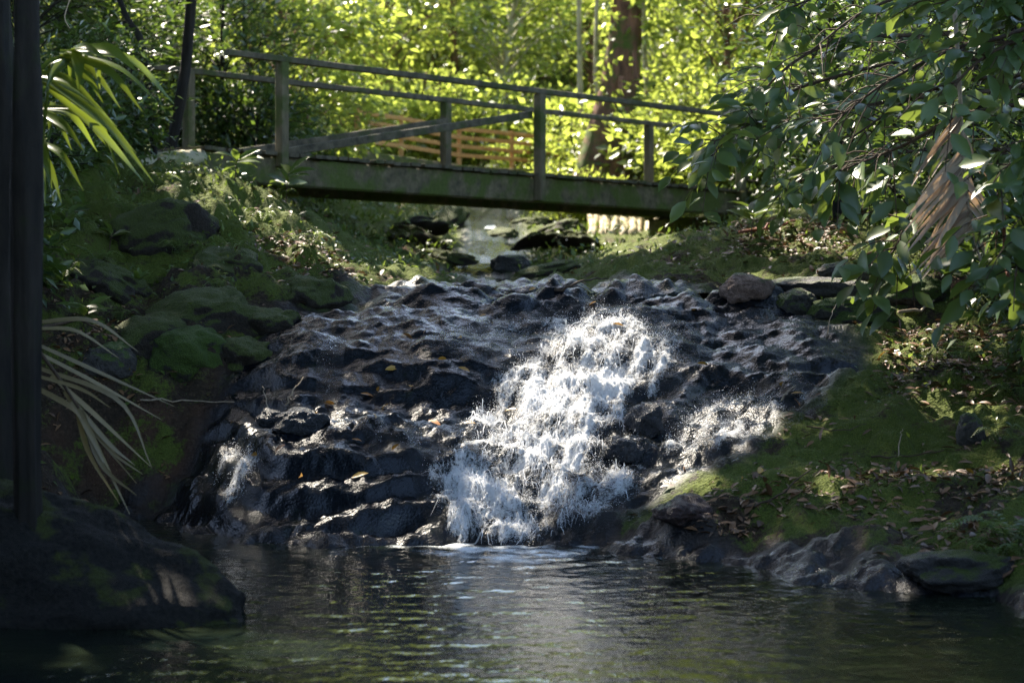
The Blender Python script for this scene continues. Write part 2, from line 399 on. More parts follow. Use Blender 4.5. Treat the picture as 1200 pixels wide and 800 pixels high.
# ------------------------------------------------------------------ the lie of the land
ROWS = {
 7:  [(-900,3.0),(-300,.5),(-100,-.1),(0,-.4),(200,-.5),(1000,-.5),(1250,-.2),(1500,.5),(2200,2.2)],
 9:  [(-900,3.0),(-300,.6),(-50,-.1),(60,-.3),(220,-.4),(900,-.5),(1150,-.15),(1300,.15),(1600,.9),(2200,2.2)],
 10: [(-900,3.0),(-300,.9),(-50,.1),(100,-.3),(250,-.4),(800,-.4),(920,-.12),(1050,.06),(1200,.25),(1400,.6),(1700,1.2),(2200,2.4)],
 11: [(-900,3.0),(-300,1.2),(0,.3),(100,-.2),(400,-.35),(680,-.2),(780,.04),(900,.2),(1000,.27),(1150,.36),(1300,.6),(1700,1.4),(2200,2.6)],
 11.6:[(-900,3.0),(-300,1.2),(0,.3),(130,-.2),(270,-.2),(330,.0),(450,.05),(560,.05),(700,.10),(800,.22),(870,.40),(1000,.42),(1150,.5),(1300,.75),(1700,1.6),(2200,2.8)],
 12.3:[(-900,3.2),(-300,1.3),(0,.5),(130,-.1),(225,-.05),(270,.35),(320,.56),(430,.62),(540,.56),(600,.40),(750,.42),(830,.5),(900,.62),(1000,.68),(1150,.7),(1300,.95),(1700,1.8),(2200,3.0)],
 13.1:[(-900,3.4),(-300,1.5),(0,.85),(130,.1),(200,.1),(260,.5),(320,.70),(560,.72),(640,.76),(760,.75),(850,.74),(930,.86),(1050,.9),(1150,.93),(1300,1.15),(1700,2.0),(2200,3.2)],
 13.5:[(-900,3.6),(-300,1.8),(0,1.2),(100,.95),(200,.8),(270,.75),(330,1.02),(560,1.08),(700,1.0),(800,.98),(900,.98),(1000,1.02),(1150,1.05),(1300,1.3),(1700,2.2),(2200,3.4)],
 14.2:[(-900,3.8),(-300,2.0),(0,1.45),(150,1.2),(250,1.15),(330,1.22),(400,1.26),(700,1.24),(850,1.22),(950,1.2),(1150,1.22),(1300,1.45),(1700,2.4),(2200,3.6)],
 15.1:[(-900,4.0),(-300,2.4),(0,1.8),(150,1.6),(250,1.55),(350,1.48),(420,1.45),(920,1.44),(1000,1.48),(1150,1.5),(1300,1.7),(1700,2.6),(2200,3.8)],
 16.5:[(-900,4.2),(-300,2.8),(0,2.35),(150,2.15),(250,2.0),(330,1.75),(420,1.66),(500,1.58),(560,1.46),(650,1.44),(720,1.56),(850,1.6),(950,1.68),(1150,1.75),(1300,1.95),(1700,2.9),(2200,4.0)],
 18: [(-900,4.4),(-300,3.0),(0,2.65),(150,2.55),(250,2.4),(350,2.1),(420,1.75),(500,1.52),(600,1.48),(670,1.56),(730,1.78),(800,1.93),(900,2.0),(1150,2.1),(1300,2.3),(1700,3.1),(2200,4.2)],
 20: [(-900,4.6),(-300,3.0),(150,2.72),(290,2.5),(350,2.2),(420,1.9),(500,1.6),(600,1.55),(680,1.75),(760,1.92),(850,2.05),(950,2.25),(1300,2.6),(1700,3.3),(2200,4.4)],
 23: [(-900,4.8),(-300,3.2),(200,2.75),(330,2.4),(420,2.05),(520,1.78),(620,1.72),(700,1.75),(790,1.9),(860,2.15),(940,2.45),(1300,2.9),(1700,3.6),(2200,4.6)],
 26: [(-900,5.2),(-300,3.5),(200,2.95),(350,2.65),(460,2.3),(540,2.05),(640,1.98),(760,1.92),(830,2.3),(930,2.7),(1300,3.2),(1700,3.9),(2200,5.0)],
 30: [(-900,5.6),(-300,4.0),(200,3.4),(350,3.05),(460,2.75),(560,2.55),(700,2.5),(800,2.75),(930,3.2),(1300,3.7),(1700,4.4),(2200,5.4)],
 36: [(-900,6.0),(-300,4.8),(200,4.0),(500,3.5),(700,3.45),(930,3.8),(1300,4.4),(2200,6.0)],
}
RY = np.array(sorted(ROWS)); 
GX, GY, GS = -45.0, -20.0, .1
nx, ny = 900, 1200
_gx = GX + np.arange(nx) * GS; _gy = GY + np.arange(ny) * GS
H0 = np.zeros((ny, nx))
for q, y in enumerate(_gy):
    yc = min(max(y, 7.0), 36.0)
    px = CX + F * _gx / yc
    i = int(np.clip(np.searchsorted(RY, yc, 'right') - 1, 0, len(RY) - 2)); t = (yc - RY[i]) / (RY[i+1] - RY[i])
    a, b = [np.interp(px, *zip(*ROWS[RY[k]])) for k in (i, i + 1)]
    H0[q] = a + (b - a) * t
    if y > 36: H0[q] += (y - 36) * .26 + .0012 * (y - 36)**2
    if y < 4: H0[q] += max(0, (1 - y)) * .12
def blur(A, n):
    for _ in range(n):
        A = np.pad(A, 1, 'edge'); A = (A[:-2] + 2*A[1:-1] + A[2:]) / 4; A = (A[:, :-2] + 2*A[:, 1:-1] + A[:, 2:]) / 4
    return A
H0 = blur(H0, 2)
def bil(A, x, y):
    u = np.clip((np.asarray(x) - GX) / GS, 0, nx - 1.001); v = np.clip((np.asarray(y) - GY) / GS, 0, ny - 1.001)
    i, j = u.astype(int), v.astype(int); fu, fv = u - i, v - j
    return (A[j, i]*(1-fu) + A[j, i+1]*fu)*(1-fv) + (A[j+1, i]*(1-fu) + A[j+1, i+1]*fu)*fv
def Hs(x, y): return bil(H0, x, y)

def polymask(px, py, poly, soft):
    """1 inside the polygon, fading over `soft` pixels"""
    poly = np.asarray(poly, float); inside = np.zeros(px.shape, bool); dist = np.full(px.shape, 1e9)
    for a, b in zip(poly, np.roll(poly, -1, 0)):
        c = (a[1] > py) != (b[1] > py)
        with np.errstate(divide='ignore', invalid='ignore'):
            inside ^= c & (px < (b[0]-a[0]) * (py-a[1]) / (b[1]-a[1] + 1e-12) + a[0])
        ab = b - a; t = np.clip(((px-a[0])*ab[0] + (py-a[1])*ab[1]) / (ab @ ab), 0, 1)
        dist = np.minimum(dist, np.hypot(px - a[0] - t*ab[0], py - a[1] - t*ab[1]))
    return sstep(-soft, soft, np.where(inside, dist, -dist))
def proj(x, y, z): return CX + F * x / y, HY - F * (z - EYE) / y

CASC = [(165,625),(225,540),(245,480),(290,410),(330,365),(410,350),(470,344),(930,343),(965,380),(1015,405),(1010,440),(925,485),(865,545),(790,580),(720,615),(650,645),(500,645),(300,635)]
def fields(x, y):
    """height, rock, moss of the ground at (x, y)"""
    h = Hs(x, y)
    yy = np.maximum(y, 3.0)
    px, py = proj(x, yy, h)
    front = (y > 10.3) & (y < 17)
    casc = np.where(front, polymask(px, py, CASC, 14), 0)
    # stream bed above the lip
    bedx = np.interp(y, [14.4, 15.6, 16.5, 18, 20, 23, 26, 30], [.5, .4, .05, -.1, -.4, -.3, -.2, -.3]); bedw = np.interp(y, [14.4, 15.3, 16.2, 18, 23, 30], [2.3, 1.9, .55, .42, .45, .5])
    bed = (1 - sstep(.6, 1.2, np.abs(x - bedx) / bedw)) * sstep(14.4, 15.0, y) * (1 - sstep(30, 33, y))
    shore = 1 - sstep(.02, .17, h + .08 * fbm(x * 3, y * 3, 2))
    rock = np.clip(np.maximum(np.maximum(casc, bed * .9), shore * .9), 0, 1)
    # relief
    far = sstep(20, 40, y)
    d1, v1 = cells(x * 1.7 + .3 * pn(x*2, y*2, 5), y * 1.7 + .3 * pn(x*2, y*2, 9), 1)
    lump = (.55 - d1)
    d2, v2 = cells(x * 4.5 + .4 * pn(x*5, y*5, 15), y * 4.5 + .4 * pn(x*5, y*5, 19), 2)
    strata = ridged(x * 1.1 + y * .35, y * 2.6 - x * .5, 3.0, 4)
    fine = fbm(x * 9, y * 9, 1, 4)
    ph = h / .19 + .9 * fbm(x * .9, y * .9, 13, 3) + .25 * x; fr = ph - np.floor(ph)
    terr = .19 * (sstep(.5, 1.0, fr) - fr)
    lo_ = 1 - sstep(12.9, 13.6, y); up_ = .5 + .2 * lo_
    d3, v3 = cells(x * 9 + .5 * pn(x*9, y*9, 25), y * 7, 3)
    hr = h + casc * (.11 * lump + up_ * (.05 * (.5 - d2) + .028 * fine + .03 * v2 + .02 * (.5 - d3) + .015 * v3) + .08 * (strata - .55) + (.25 + .33 * lo_) * terr)
    hr = hr + bed * (.16 * lump + .07 * (.45 - d2) + .06 * (v1 - .5))
    other = (1 - np.maximum(casc, bed))
    leftb = 1 - sstep(-2.2, -.5, x)
    hr = hr + other * ((.15 + .19 * leftb) * lump + .06 * (1 + leftb) * (.4 - d2) + .035 * (.45 - d3) + .02 * v3 + .06 * fbm(x * 1.6, y * 1.6, 4, 4) + .018 * fine)
    m = .5 + .25 * fbm(x * .9, y * .9, 7, 3)
    right = sstep(.9, 1.6, x - .25 * (y - 11)) * (1 - sstep(16, 19, y)); m = m + .22 * right
    m = m + .35 * leftb * sstep(14.3, 16, y) - .1 * leftb * (1 - sstep(13.5, 15, y))
    m = m + .25 * (y > 16.2) * (1 - leftb)
    # upper rim moss
    moss = np.clip(m, 0, 1) * (1 - shore)
    return hr, rock, moss
def axis(dense0, dense1, step, lo, hi, grow=1.06):
    a = list(np.arange(dense0, dense1, step)); s = step
    while a[-1] < hi: s *= grow; a.append(a[-1] + s)
    s = step; b = [a[0]]
    while b[-1] > lo: s *= grow; b.append(b[-1] - s)
    return np.array(b[:0:-1] + a)
AX = axis(-3.6, 4.2, .018, -44, 44, 1.045); AY = axis(9.6, 16.2, .018, -19, 98, 1.04)
XX, YY = np.meshgrid(AX, AY)
ZZ, ROCK, MOSS = fields(XX, YY)
def gz(x, y):
    """height of the finished ground"""
    x, y = np.asarray(x, float), np.asarray(y, float)
    return fields(np.atleast_1d(x), np.atleast_1d(y))[0].reshape(x.shape)
def ground_hit(px, py, y0=8.5, y1=45.0):
    """the first point of the ground on the sight line through (px, py)"""
    ys = np.arange(y0, y1, .03); x = (px - CX) * ys / F; z = EYE + (HY - py) * ys / F
    g = gz(x, ys); b = np.nonzero(z <= np.maximum(g, 0))[0]
    k = b[0] if len(b) else len(ys) - 1
    return np.array([x[k], ys[k], max(g[k], 0)])

nr, nc = XX.shape
V = np.stack([XX, YY, ZZ], -1).reshape(-1, 3)
q = np.arange(nr * nc).reshape(nr, nc)
quads = np.stack([q[:-1,:-1], q[:-1,1:], q[1:,1:], q[1:,:-1]], -1).reshape(-1, 4)
pxg, pyg = proj(XX, np.maximum(YY, 3), ZZ)
cm = np.where((YY > 10.3) & (YY < 15.6), polymask(pxg, pyg, CASC, 10), 0).ravel()
isc = cm[quads].mean(1) > .5
def sub(name, fsel, label):
    f = quads[fsel]; u, inv = np.unique(f, return_inverse=True)
    o = mesh(name, V[u], [inv.reshape(-1, 4)], M['ground'], None, {'rock': ROCK.ravel()[u], 'moss': MOSS.ravel()[u]})
    return tag(o, label, None, None, 'structure')
g1 = sub('ground', ~isc, 'mossy forest floor and stream banks with brown soil and dead leaves'); g1['category'] = 'ground'
g2 = sub('rock_ledge', isc, 'wet black rock ledge that the stream runs down into the pool'); g2['category'] = 'rock ledge'

# ------------------------------------------------------------------ water
FOAM = [([(660,385),(700,362),(745,372),(800,395),(805,425),(780,455),(765,500),(770,545),(760,585),(700,612),(660,628),(600,650),(535,640),(508,598),(495,545),(540,520),(560,480),(585,440),(620,415)], 22, .88),
        ([(590,450),(660,430),(725,440),(760,470),(680,500),(600,490)], 18, 1.2), ([(530,560),(600,555),(625,600),(565,625),(530,600)], 16, 1.15), ([(735,405),(795,410),(780,450),(730,450)], 14, 1.1), ([(660,480),(740,490),(700,560),(640,560)], 16, 1.0),
        ([(600,425),(690,375),(700,355),(560,385),(500,405)], 14, .55),
        ([(770,545),(770,500),(830,470),(930,445),(960,470),(900,510),(840,540)], 16, .6),
        ([(245,535),(295,522),(310,545),(290,585),(265,608),(248,600)], 16, .72),
        ([(375,405),(400,400),(395,470),(375,475)], 9, .45),
        ([(430,500),(520,510),(540,545),(440,528)], 12, .55)]
fx, fy = np.arange(-2.3, 2.6, .011), np.arange(11.0, 15.4, .011)
FX, FY = np.meshgrid(fx, fy); FZ, _, _ = fields(FX, FY)
fpx, fpy = proj(FX, FY, FZ)
foam = np.zeros(FX.shape)
for poly, soft, w in FOAM: foam = np.maximum(foam, w * polymask(fpx, fpy, poly, soft))
hole = polymask(fpx, fpy, [(735,470),(775,470),(785,505),(760,520),(735,500)], 8); foam *= 1 - .8 * hole
dark = polymask(fpx, fpy, [(700,500),(740,500),(765,530),(760,570),(690,545)], 12); foam *= 1 - .45 * dark
u = FX - .31 * (FY - 11.4)
st = fbm(u * 7, FY * 2.0, 3, 4)
tw = fbm(FX * 13 + st, FY * 13, 6, 4)
foam2 = np.clip(foam * (1 + .55 * st) , 0, 1.3)
FZ2 = FZ + .012 + foam2 * (.012 + .022 * np.maximum(st, -.5) + .022 * np.abs(tw) + .012 * fbm(FX * 30, FY * 30, 9, 2)) 
keep = (foam2 > .03) & (FZ2 > .0)
q = np.arange(FX.size).reshape(FX.shape)
fq = np.stack([q[:-1,:-1], q[:-1,1:], q[1:,1:], q[1:,:-1]], -1).reshape(-1, 4)
fq = fq[keep.ravel()[fq].all(1)]; uq, inv = np.unique(fq, return_inverse=True)
o = mesh('cascade_water', np.stack([FX, FY, FZ2], -1).reshape(-1, 3)[uq], [inv.reshape(-1, 4)], M['cascade'], None, {'foam': foam2.ravel()[uq], 'across': (u + .10 * fbm(FX * 2.2, FY * 2.2, 8, 3)).ravel()[uq], 'along': (FY + .8 * FZ + .06 * fbm(FX * 3, FY * 3, 18, 3)).ravel()[uq]})
o['category'] = 'white water'; tag(o, 'white water tumbling down over the wet black rock ledge', 'water', None, 'structure')
# spray: drops and short threads of water thrown up over the white water
pr = np.clip(foam2 - .45, 0, 1).ravel() * (1 + np.clip(tw, -.5, 1).ravel()); pr /= pr.sum()
sel = rng.choice(FX.size, 20000, p=pr)
P = np.stack([FX.ravel()[sel], FY.ravel()[sel], FZ2.ravel()[sel]], -1) + rng.normal(size=(20000, 3)) * [.006,.006,.003]
hgt = rng.exponential(.016, 20000) * (1 + 1.5 * np.maximum(st.ravel()[sel], 0)); P[:, 2] += hgt
D = norm(np.stack([-.3 + rng.normal(0, .5, 20000), -1 + rng.normal(0, .4, 20000), rng.normal(.1, .8, 20000)], -1))
ln = rng.gamma(2, .0032, 20000) + .0025; wd = np.minimum(ln * .5, rng.uniform(.0015, .004, 20000))
OCT = (np.array([[0,0,0],[.5,-.5,0],[.5,0,.5],[.5,.5,0],[.5,0,-.5],[1,0,0]]), [np.array([[0,2,1],[0,3,2],[0,4,3],[0,1,4],[5,1,2],[5,2,3],[5,3,4],[5,4,1]])])
Sd = norm(np.cross(D, rvec(20000))); Nn = np.cross(Sd, D); t = OCT[0]
VV = P[:, None] + (ln[:, None] * t[None, :, 0])[..., None] * D[:, None] + (wd[:, None] * t[None, :, 1])[..., None] * Sd[:, None] + (wd[:, None] * t[None, :, 2])[..., None] * Nn[:, None]
o = mesh('water_spray', VV.reshape(-1, 3), [(OCT[1][0][None] + (np.arange(20000) * 6)[:, None, None]).reshape(-1, 3)], M['spray'])
tag(o, 'drops of spray thrown up above the white water', 'spray', None, 'stuff')

# threads of falling water
NS = 1300
prs = pr * (foam2.ravel() > .62) * np.clip(.25 + 1.6 * fbm(u * 5, FY * 3.5, 61, 3), 0, 3).ravel(); prs *= ((FX.ravel() > -1.2) & (FX.ravel() < .95)); prs /= prs.sum()
sel = rng.choice(FX.size, NS, p=prs); b = MB()
x0, y0 = FX.ravel()[sel], FY.ravel()[sel]; Ls = rng.gamma(2.0, .018, NS) + .015; K = 8
tt_ = np.linspace(0, 1, K)[None]; lat = -.31 + rng.normal(0, .55, NS)
xs = x0[:, None] + Ls[:, None] * tt_ * lat[:, None] + .006 * pn(tt_ * 5 + x0[:, None] * 40, y0[:, None] * 40, 2); ys = y0[:, None] - Ls[:, None] * tt_
ii = np.clip(((ys - fy[0]) / .011).astype(int), 0, len(fy) - 1); jj = np.clip(((xs - fx[0]) / .011).astype(int), 0, len(fx) - 1)
zsurf = FZ2[ii, jj]; zsurf = np.maximum.accumulate(zsurf[:, ::-1], 1)[:, ::-1]       # arcs: a thread keeps its height until the rock falls away
zs = np.maximum(zsurf * .15 + FZ2[ii, jj] * .85, .005) + (rng.exponential(.02, NS)[:, None]) * np.sin(tt_ * math.pi * .9 + .2) + .005 * pn(tt_ * 6 + y0[:, None] * 33, x0[:, None] * 33, 5)
C_ = np.stack([xs, ys, zs], -1); wd = rng.uniform(.0008, .0031, NS)[:, None] * np.interp(np.linspace(0, 1, K), [0, .3, 1], [.5, 1, .25])[None] * (1 + .5 * pn(tt_ * 9 + x0[:, None] * 50, y0[:, None] * 50))
ringo = np.array([[1,0,0],[0,-.5,.8],[-1,0,0],[0,.5,-.8]]); VV = (C_[:, :, None] + wd[:, :, None, None] * ringo[None, None]).reshape(-1, 3)
i_ = (np.arange(NS) * K * 4)[:, None, None] + (np.arange(K - 1) * 4)[None, :, None]; j_ = np.arange(4)[None, None]; j2 = (j_ + 1) % 4
o = mesh('water_threads', VV, [np.stack([i_ + j_, i_ + j2, i_ + 4 + j2, i_ + 4 + j_], -1).reshape(-1, 4)], M['spray'])
tag(o, 'thin threads of white water falling over the ledge', 'white water', None, 'stuff')

# the pool
wx = np.concatenate([np.linspace(-22, -3, 30)[:-1], np.arange(-3, 3, .02), np.linspace(3, 22, 30)])
wy = np.concatenate([np.linspace(-14, 6.6, 30)[:-1], np.arange(6.6, 13.6, .02)])
PX, PY = np.meshgrid(wx, wy)
amp = np.interp(np.hypot(PX - .1, PY - 11.4), [0, 1.0, 3.0, 6], [2.0, 1.2, .8, .7])
rip = fbm(PX * 2.6 + .4 * pn(PX, PY, 3), PY * 5.5, 1.3, 3) * .003 + fbm(PX * 8, PY * 15, 4.1, 2) * .0026
dd = np.hypot(PX - .0, (PY - 11.5)); rip = rip + .0025 * np.sin(dd * 30 + 3 * pn(PX * 1.5, PY * 1.5, 8)) * np.exp(-dd * .55)
inn = (np.abs(PX) < 3) & (PY > 6.6)
PZ = np.where(inn, rip * amp, 0)
ppx, ppy = proj(PX, np.maximum(PY, 2), 0)
pf = (.56 + .45 * fbm(PX * 5, PY * 5, 71, 3)) * polymask(ppx, ppy, [(430,638),(560,622),(640,632),(720,630),(690,652),(610,668),(530,655)], 14) * (PY > 9)
base = np.where((PY > 9) & (np.abs(PX) < 3), 1 - sstep(.0, .05, np.abs(np.where(PY > 9, fields(PX, PY)[0], 9) )), 0)
pf = np.maximum(pf, .42 * base * polymask(ppx, ppy, [(190,600),(1150,600),(1150,700),(650,665),(190,650)], 20))
q = np.arange(PX.size).reshape(PX.shape)
o = mesh('pool_water', np.stack([PX, PY, PZ], -1).reshape(-1, 3), [np.stack([q[:-1,:-1], q[:-1,1:], q[1:,1:], q[1:,:-1]], -1).reshape(-1, 4)], M['water'], None, {'foam': pf.ravel()})
tag(o, 'dark rippled pool at the foot of the cascade', 'water', None, 'structure')
# shallow runs of the stream above the lip
def run(poly, z, label):
    sx, sy = np.meshgrid(np.arange(-3, 3, .03), np.arange(14.6, 32, .03))
    zz = fields(sx, sy)[0]; zs = np.interp(sy, [14.6, 15.2, 16.5, 18, 20, 23, 26, 30, 32], [1.44,1.465,1.475,1.53,1.585,1.76,2.0,2.54,2.8])
    zs = zs + .006 * fbm(sx * 5, sy * 4, 2, 3)
    k = (sy > 15.25 + .15 * pn(sx * 2, sy * 0)) & (zs > zz - .03) & (np.abs(sx - np.interp(sy, [14, 16, 18, 20, 30], [.6, .5, -.15, -.4, -.3])) < np.interp(sy, [14, 16, 18, 30], [2.3, 1.25, .5, .55]))
    q = np.arange(sx.size).reshape(sx.shape); f = np.stack([q[:-1,:-1], q[:-1,1:], q[1:,1:], q[1:,:-1]], -1).reshape(-1, 4)
    f = f[k.ravel()[f].all(1)]; uq, inv = np.unique(f, return_inverse=True)
    fo = np.clip(.1 + .9 * np.maximum(fbm(sx * 1.2, sy * .8, 5, 3), 0) * (sy > 17), 0, 1)
    o = mesh('stream_water', np.stack([sx, sy, zs], -1).reshape(-1, 3)[uq], [inv.reshape(-1, 4)], M['water'], None, {'foam': fo.ravel()[uq]})
    tag(o, label, 'water', None, 'structure')
run(None, 0, 'shallow stream running under the footbridge to the ledge')

# ------------------------------------------------------------------ sun, sky, camera
SAZ, SEL = R(-32), R(50)          # the sun stands ahead and to the left
S = np.array([math.sin(SAZ) * math.cos(SEL), math.cos(SAZ) * math.cos(SEL), math.sin(SEL)])
sc = bpy.context.scene
w = bpy.data.worlds.new('World'); sc.world = w; w.use_nodes = True
nt = w.node_tree; bg = nt.nodes['Background']
sky = nt.nodes.new('ShaderNodeTexSky'); sky.sky_type = 'NISHITA'; sky.sun_disc = False
sky.sun_elevation = SEL; sky.sun_rotation = SAZ
lk(nt, sky.outputs[0], bg.inputs[0]); bg.inputs[1].default_value = .15
sl = bpy.data.lights.new('sun', 'SUN'); sl.energy = 5.0; sl.angle = R(.53); sl.color = (1, .9, .75)
so = bpy.data.objects.new('sun', sl); C.objects.link(so)
so.rotation_euler = Vector(S).to_track_quat('Z', 'Y').to_euler()
cd = bpy.data.cameras.new('camera'); cam = bpy.data.objects.new('camera', cd); C.objects.link(cam); sc.camera = cam
cam.location = (0, 0, EYE); cam.rotation_euler = (R(90), 0, 0)
cd.lens = F / 1200 * 36; cd.sensor_width = 36; cd.shift_y = -(400 - HY) / 1200; cd.clip_start = .1; cd.clip_end = 400
cd.dof.use_dof = True; cd.dof.focus_distance = 13.0; cd.dof.aperture_fstop = 2.2
sc.render.engine = 'CYCLES'
sc.cycles.use_denoising = True; sc.cycles.denoising_prefilter = "NONE"; sc.cycles.denoising_input_passes = "RGB_ALBEDO_NORMAL"; sc.cycles.use_adaptive_sampling = False; sc.cycles.sample_clamp_direct = 2.5
sc.cycles.max_bounces = 7; sc.cycles.diffuse_bounces = 4; sc.cycles.glossy_bounces = 3; sc.cycles.transparent_max_bounces = 8; sc.cycles.transmission_bounces = 3
sc.cycles.sample_clamp_indirect = 1.0
sc.view_settings.view_transform = 'Standard'; sc.view_settings.look = 'None'; sc.view_settings.gamma = 1
sc.view_settings.exposure = 2.35

# ------------------------------------------------------------------ unseen leaf roof added for shade, its gaps shaped to place the sun patches
SUN = [  # sun patches that the roof's gaps are cut for: px, py, half width, half height, strength
 (720,410,90,45,.62),(650,450,90,50,.8),(620,520,80,45,.72),(690,540,60,40,.62),(590,595,55,40,.75),(845,495,65,26,.9),(270,250,95,32,.5),(800,540,40,25,.8),
 (470,492,120,17,.85),(360,500,60,14,.8),(430,585,130,35,.7),(350,570,60,30,.7),(272,555,28,38,.9),(480,620,120,20,.6),
 (340,288,42,14,.9),(400,322,22,8,.9),(245,238,50,16,.9),(300,255,50,16,.7),(200,225,30,8,.7),(370,305,40,10,.7),(215,270,30,8,.6),(470,332,60,9,.6),(95,380,34,10,.9),(125,420,40,18,.8),(150,470,30,12,.4),
 (880,337,34,12,1),(930,345,60,8,.5),(1000,357,50,10,.8),(1075,335,35,9,.6),(1060,372,60,9,.7),(1060,412,70,12,.5),(790,588,38,16,1),(885,562,22,10,1),
 (955,572,16,8,.8),(985,590,36,8,.7),(1080,560,70,6,.6),(1140,495,22,20,1),(1185,553,20,8,.9),(960,300,70,8,.5),(930,283,60,7,.5),(960,490,14,10,.7),
 (560,285,110,24,.35),(640,300,60,12,.4),(735,280,60,22,1),(520,312,60,8,.5),(100,770,40,14,.6),(1090,790,60,20,.4)]
lit = np.zeros((ny, nx))      # on the 10 cm grid
gxx, gyy = np.meshgrid(_gx, _gy)
gpx, gpy = proj(gxx, np.maximum(gyy, 4), np.maximum(H0, 0))
for (a, b, cw, chh, s_) in SUN:
    g = np.hypot((gpx - a) / (cw + 5), (gpy - b) / (chh + 4))
    lit = np.maximum(lit, np.where((gyy > 6) & (gyy < 33), s_ * (1 - sstep(.75, 1.25, g)), 0))
back = sstep(24.5, 28, gyy + .35 * gxx); backpx = sstep(330, 470, gpx)
lit = np.maximum(lit, back * (.3 + .65 * backpx))
N = 230000
P = np.stack([rng.uniform(-30, 16, N), rng.uniform(2, 48, N), rng.uniform(7.2, 11.5, N)], -1)
P[:170000, 0] = rng.uniform(-12, 5, 170000); P[:170000, 1] = rng.uniform(9, 34, 170000)
P[:, 2] += .12 * np.maximum(P[:, 1] - 20, 0)
cl = fbm(P[:, 0] * .5, P[:, 1] * .5, P[:, 2] * .6, 3)
land = P.copy()
for _ in range(4):
    tt = (P[:, 2] - np.maximum(Hs(land[:, 0], land[:, 1]), 0)) / S[2]; land = P - tt[:, None] * S
gap = bil(lit, land[:, 0], land[:, 1])
dap = fbm(land[:, 0] * 3.2, land[:, 1] * 3.2, 11, 3)
keep = (gap < .12) | (gap + .5 * dap < .33)
keep &= cl > -.55
holes = fbm(land[:, 0] * 2.1, land[:, 1] * 2.1, 21, 2) > .72
keep &= ~holes
inview = (np.abs(land[:, 0]) < 6.5) & (land[:, 1] > 6.2) & (land[:, 1] < 26)
keep &= inview | (rng.random(N) < .12)
ax_ = P[:, 0] / P[:, 1] + .012 * pn(P[:, 1] * .6, P[:, 2], 3)
keep &= ~((ax_ > -.042) & (ax_ < .085) & (P[:, 1] > 18.5))       # roof cut open here so the pool reflects bright sky
LINES = [((90,75),9.9,.34),((150,110),9.9,.3),((60,150),10.1,.3),((110,165),10.1,.25),((1110,200),11.3,.3),((1095,250),11.2,.3),((960,190),13.6,.25),((990,225),11.7,.25),((900,150),13.7,.2),((1060,290),11.6,.22),((1140,75),11.8,.2),((1195,300),10.5,.2),((1185,200),10.7,.15),((1010,40),12,.2),((1080,140),11.8,.15),((316,130),20,.3),((322,180),20,.2),((480,150),21.5,.35),((210,188),19.2,.4),((620,215),22.8,.35),((700,235),23.5,.35),((98,345),11.5,.2),((1150,150),11.8,.2),((1020,190),11.8,.2),((930,100),13.7,.25)]
def sunline(P):  # marks leaves to cut away so that chosen objects catch the sun
    k = np.zeros(len(P), bool)
    for (q, Y, r) in LINES:
        v = P - W(*q, Y); t = v @ S; k |= (np.linalg.norm(v - t[:, None] * S, axis=1) < r * (1 + .5 * pn(P[:, 0] * 3, P[:, 1] * 3, P[:, 2] * 3))) & (t > .6)
    return k
keep &= ~sunline(P)
P = P[keep]
side = []  # unseen leaf clouds added beside the pool to darken the foreground
for cx, cy, cz, sx_, sy_, sz_, k in [(-5,8,3.5,1.2,1.6,2,7000),(-5.5,4,4,1.4,1.8,2,7000),(-5,0,4,1.6,1.8,2,5400),(6.2,4,4,1.4,1.8,2,6600),(6,9,4,1.2,1.4,2,7000),(-4.2,10.5,4.6,1.2,1.2,1.3,6000),(-2.6,6.5,6,1.6,1.6,.8,6200)]:
    side.append(np.array([cx, cy, cz]) + rng.normal(0, 1, (k, 3)) * [sx_, sy_, sz_] * .75)
side = np.concatenate(side); side = side[~sunline(side)]
ls_ = side.copy()
for _ in range(4): ls_ = side - ((side[:, 2] - np.maximum(Hs(ls_[:, 0], ls_[:, 1]), 0)) / S[2])[:, None] * S
side = side[bil(lit, ls_[:, 0], ls_[:, 1]) < .25]; side = side[(side[:, 2] > .6) & ((side[:, 2] > 5) | (np.abs(side[:, 0]) > np.maximum(side[:, 1], 0) * .3 + .9))]
P = np.concatenate([P, side]); n = len(P)
D = norm(rvec(n) * [1, 1, .35]); Nn = norm(rvec(n) * .55 + [0, 0, 1] + S * .4)
V_, f_, r_ = leaves(P, D, Nn, rng.uniform(.16, .28, n), rng.uniform(.09, .15, n), rng.random(n))
o = mesh('forest_canopy', V_, f_, M['leaf_canopy'], None, {'rnd': r_})
tag(o, 'leafy forest roof high above the stream and pool', 'canopy', None, 'stuff')


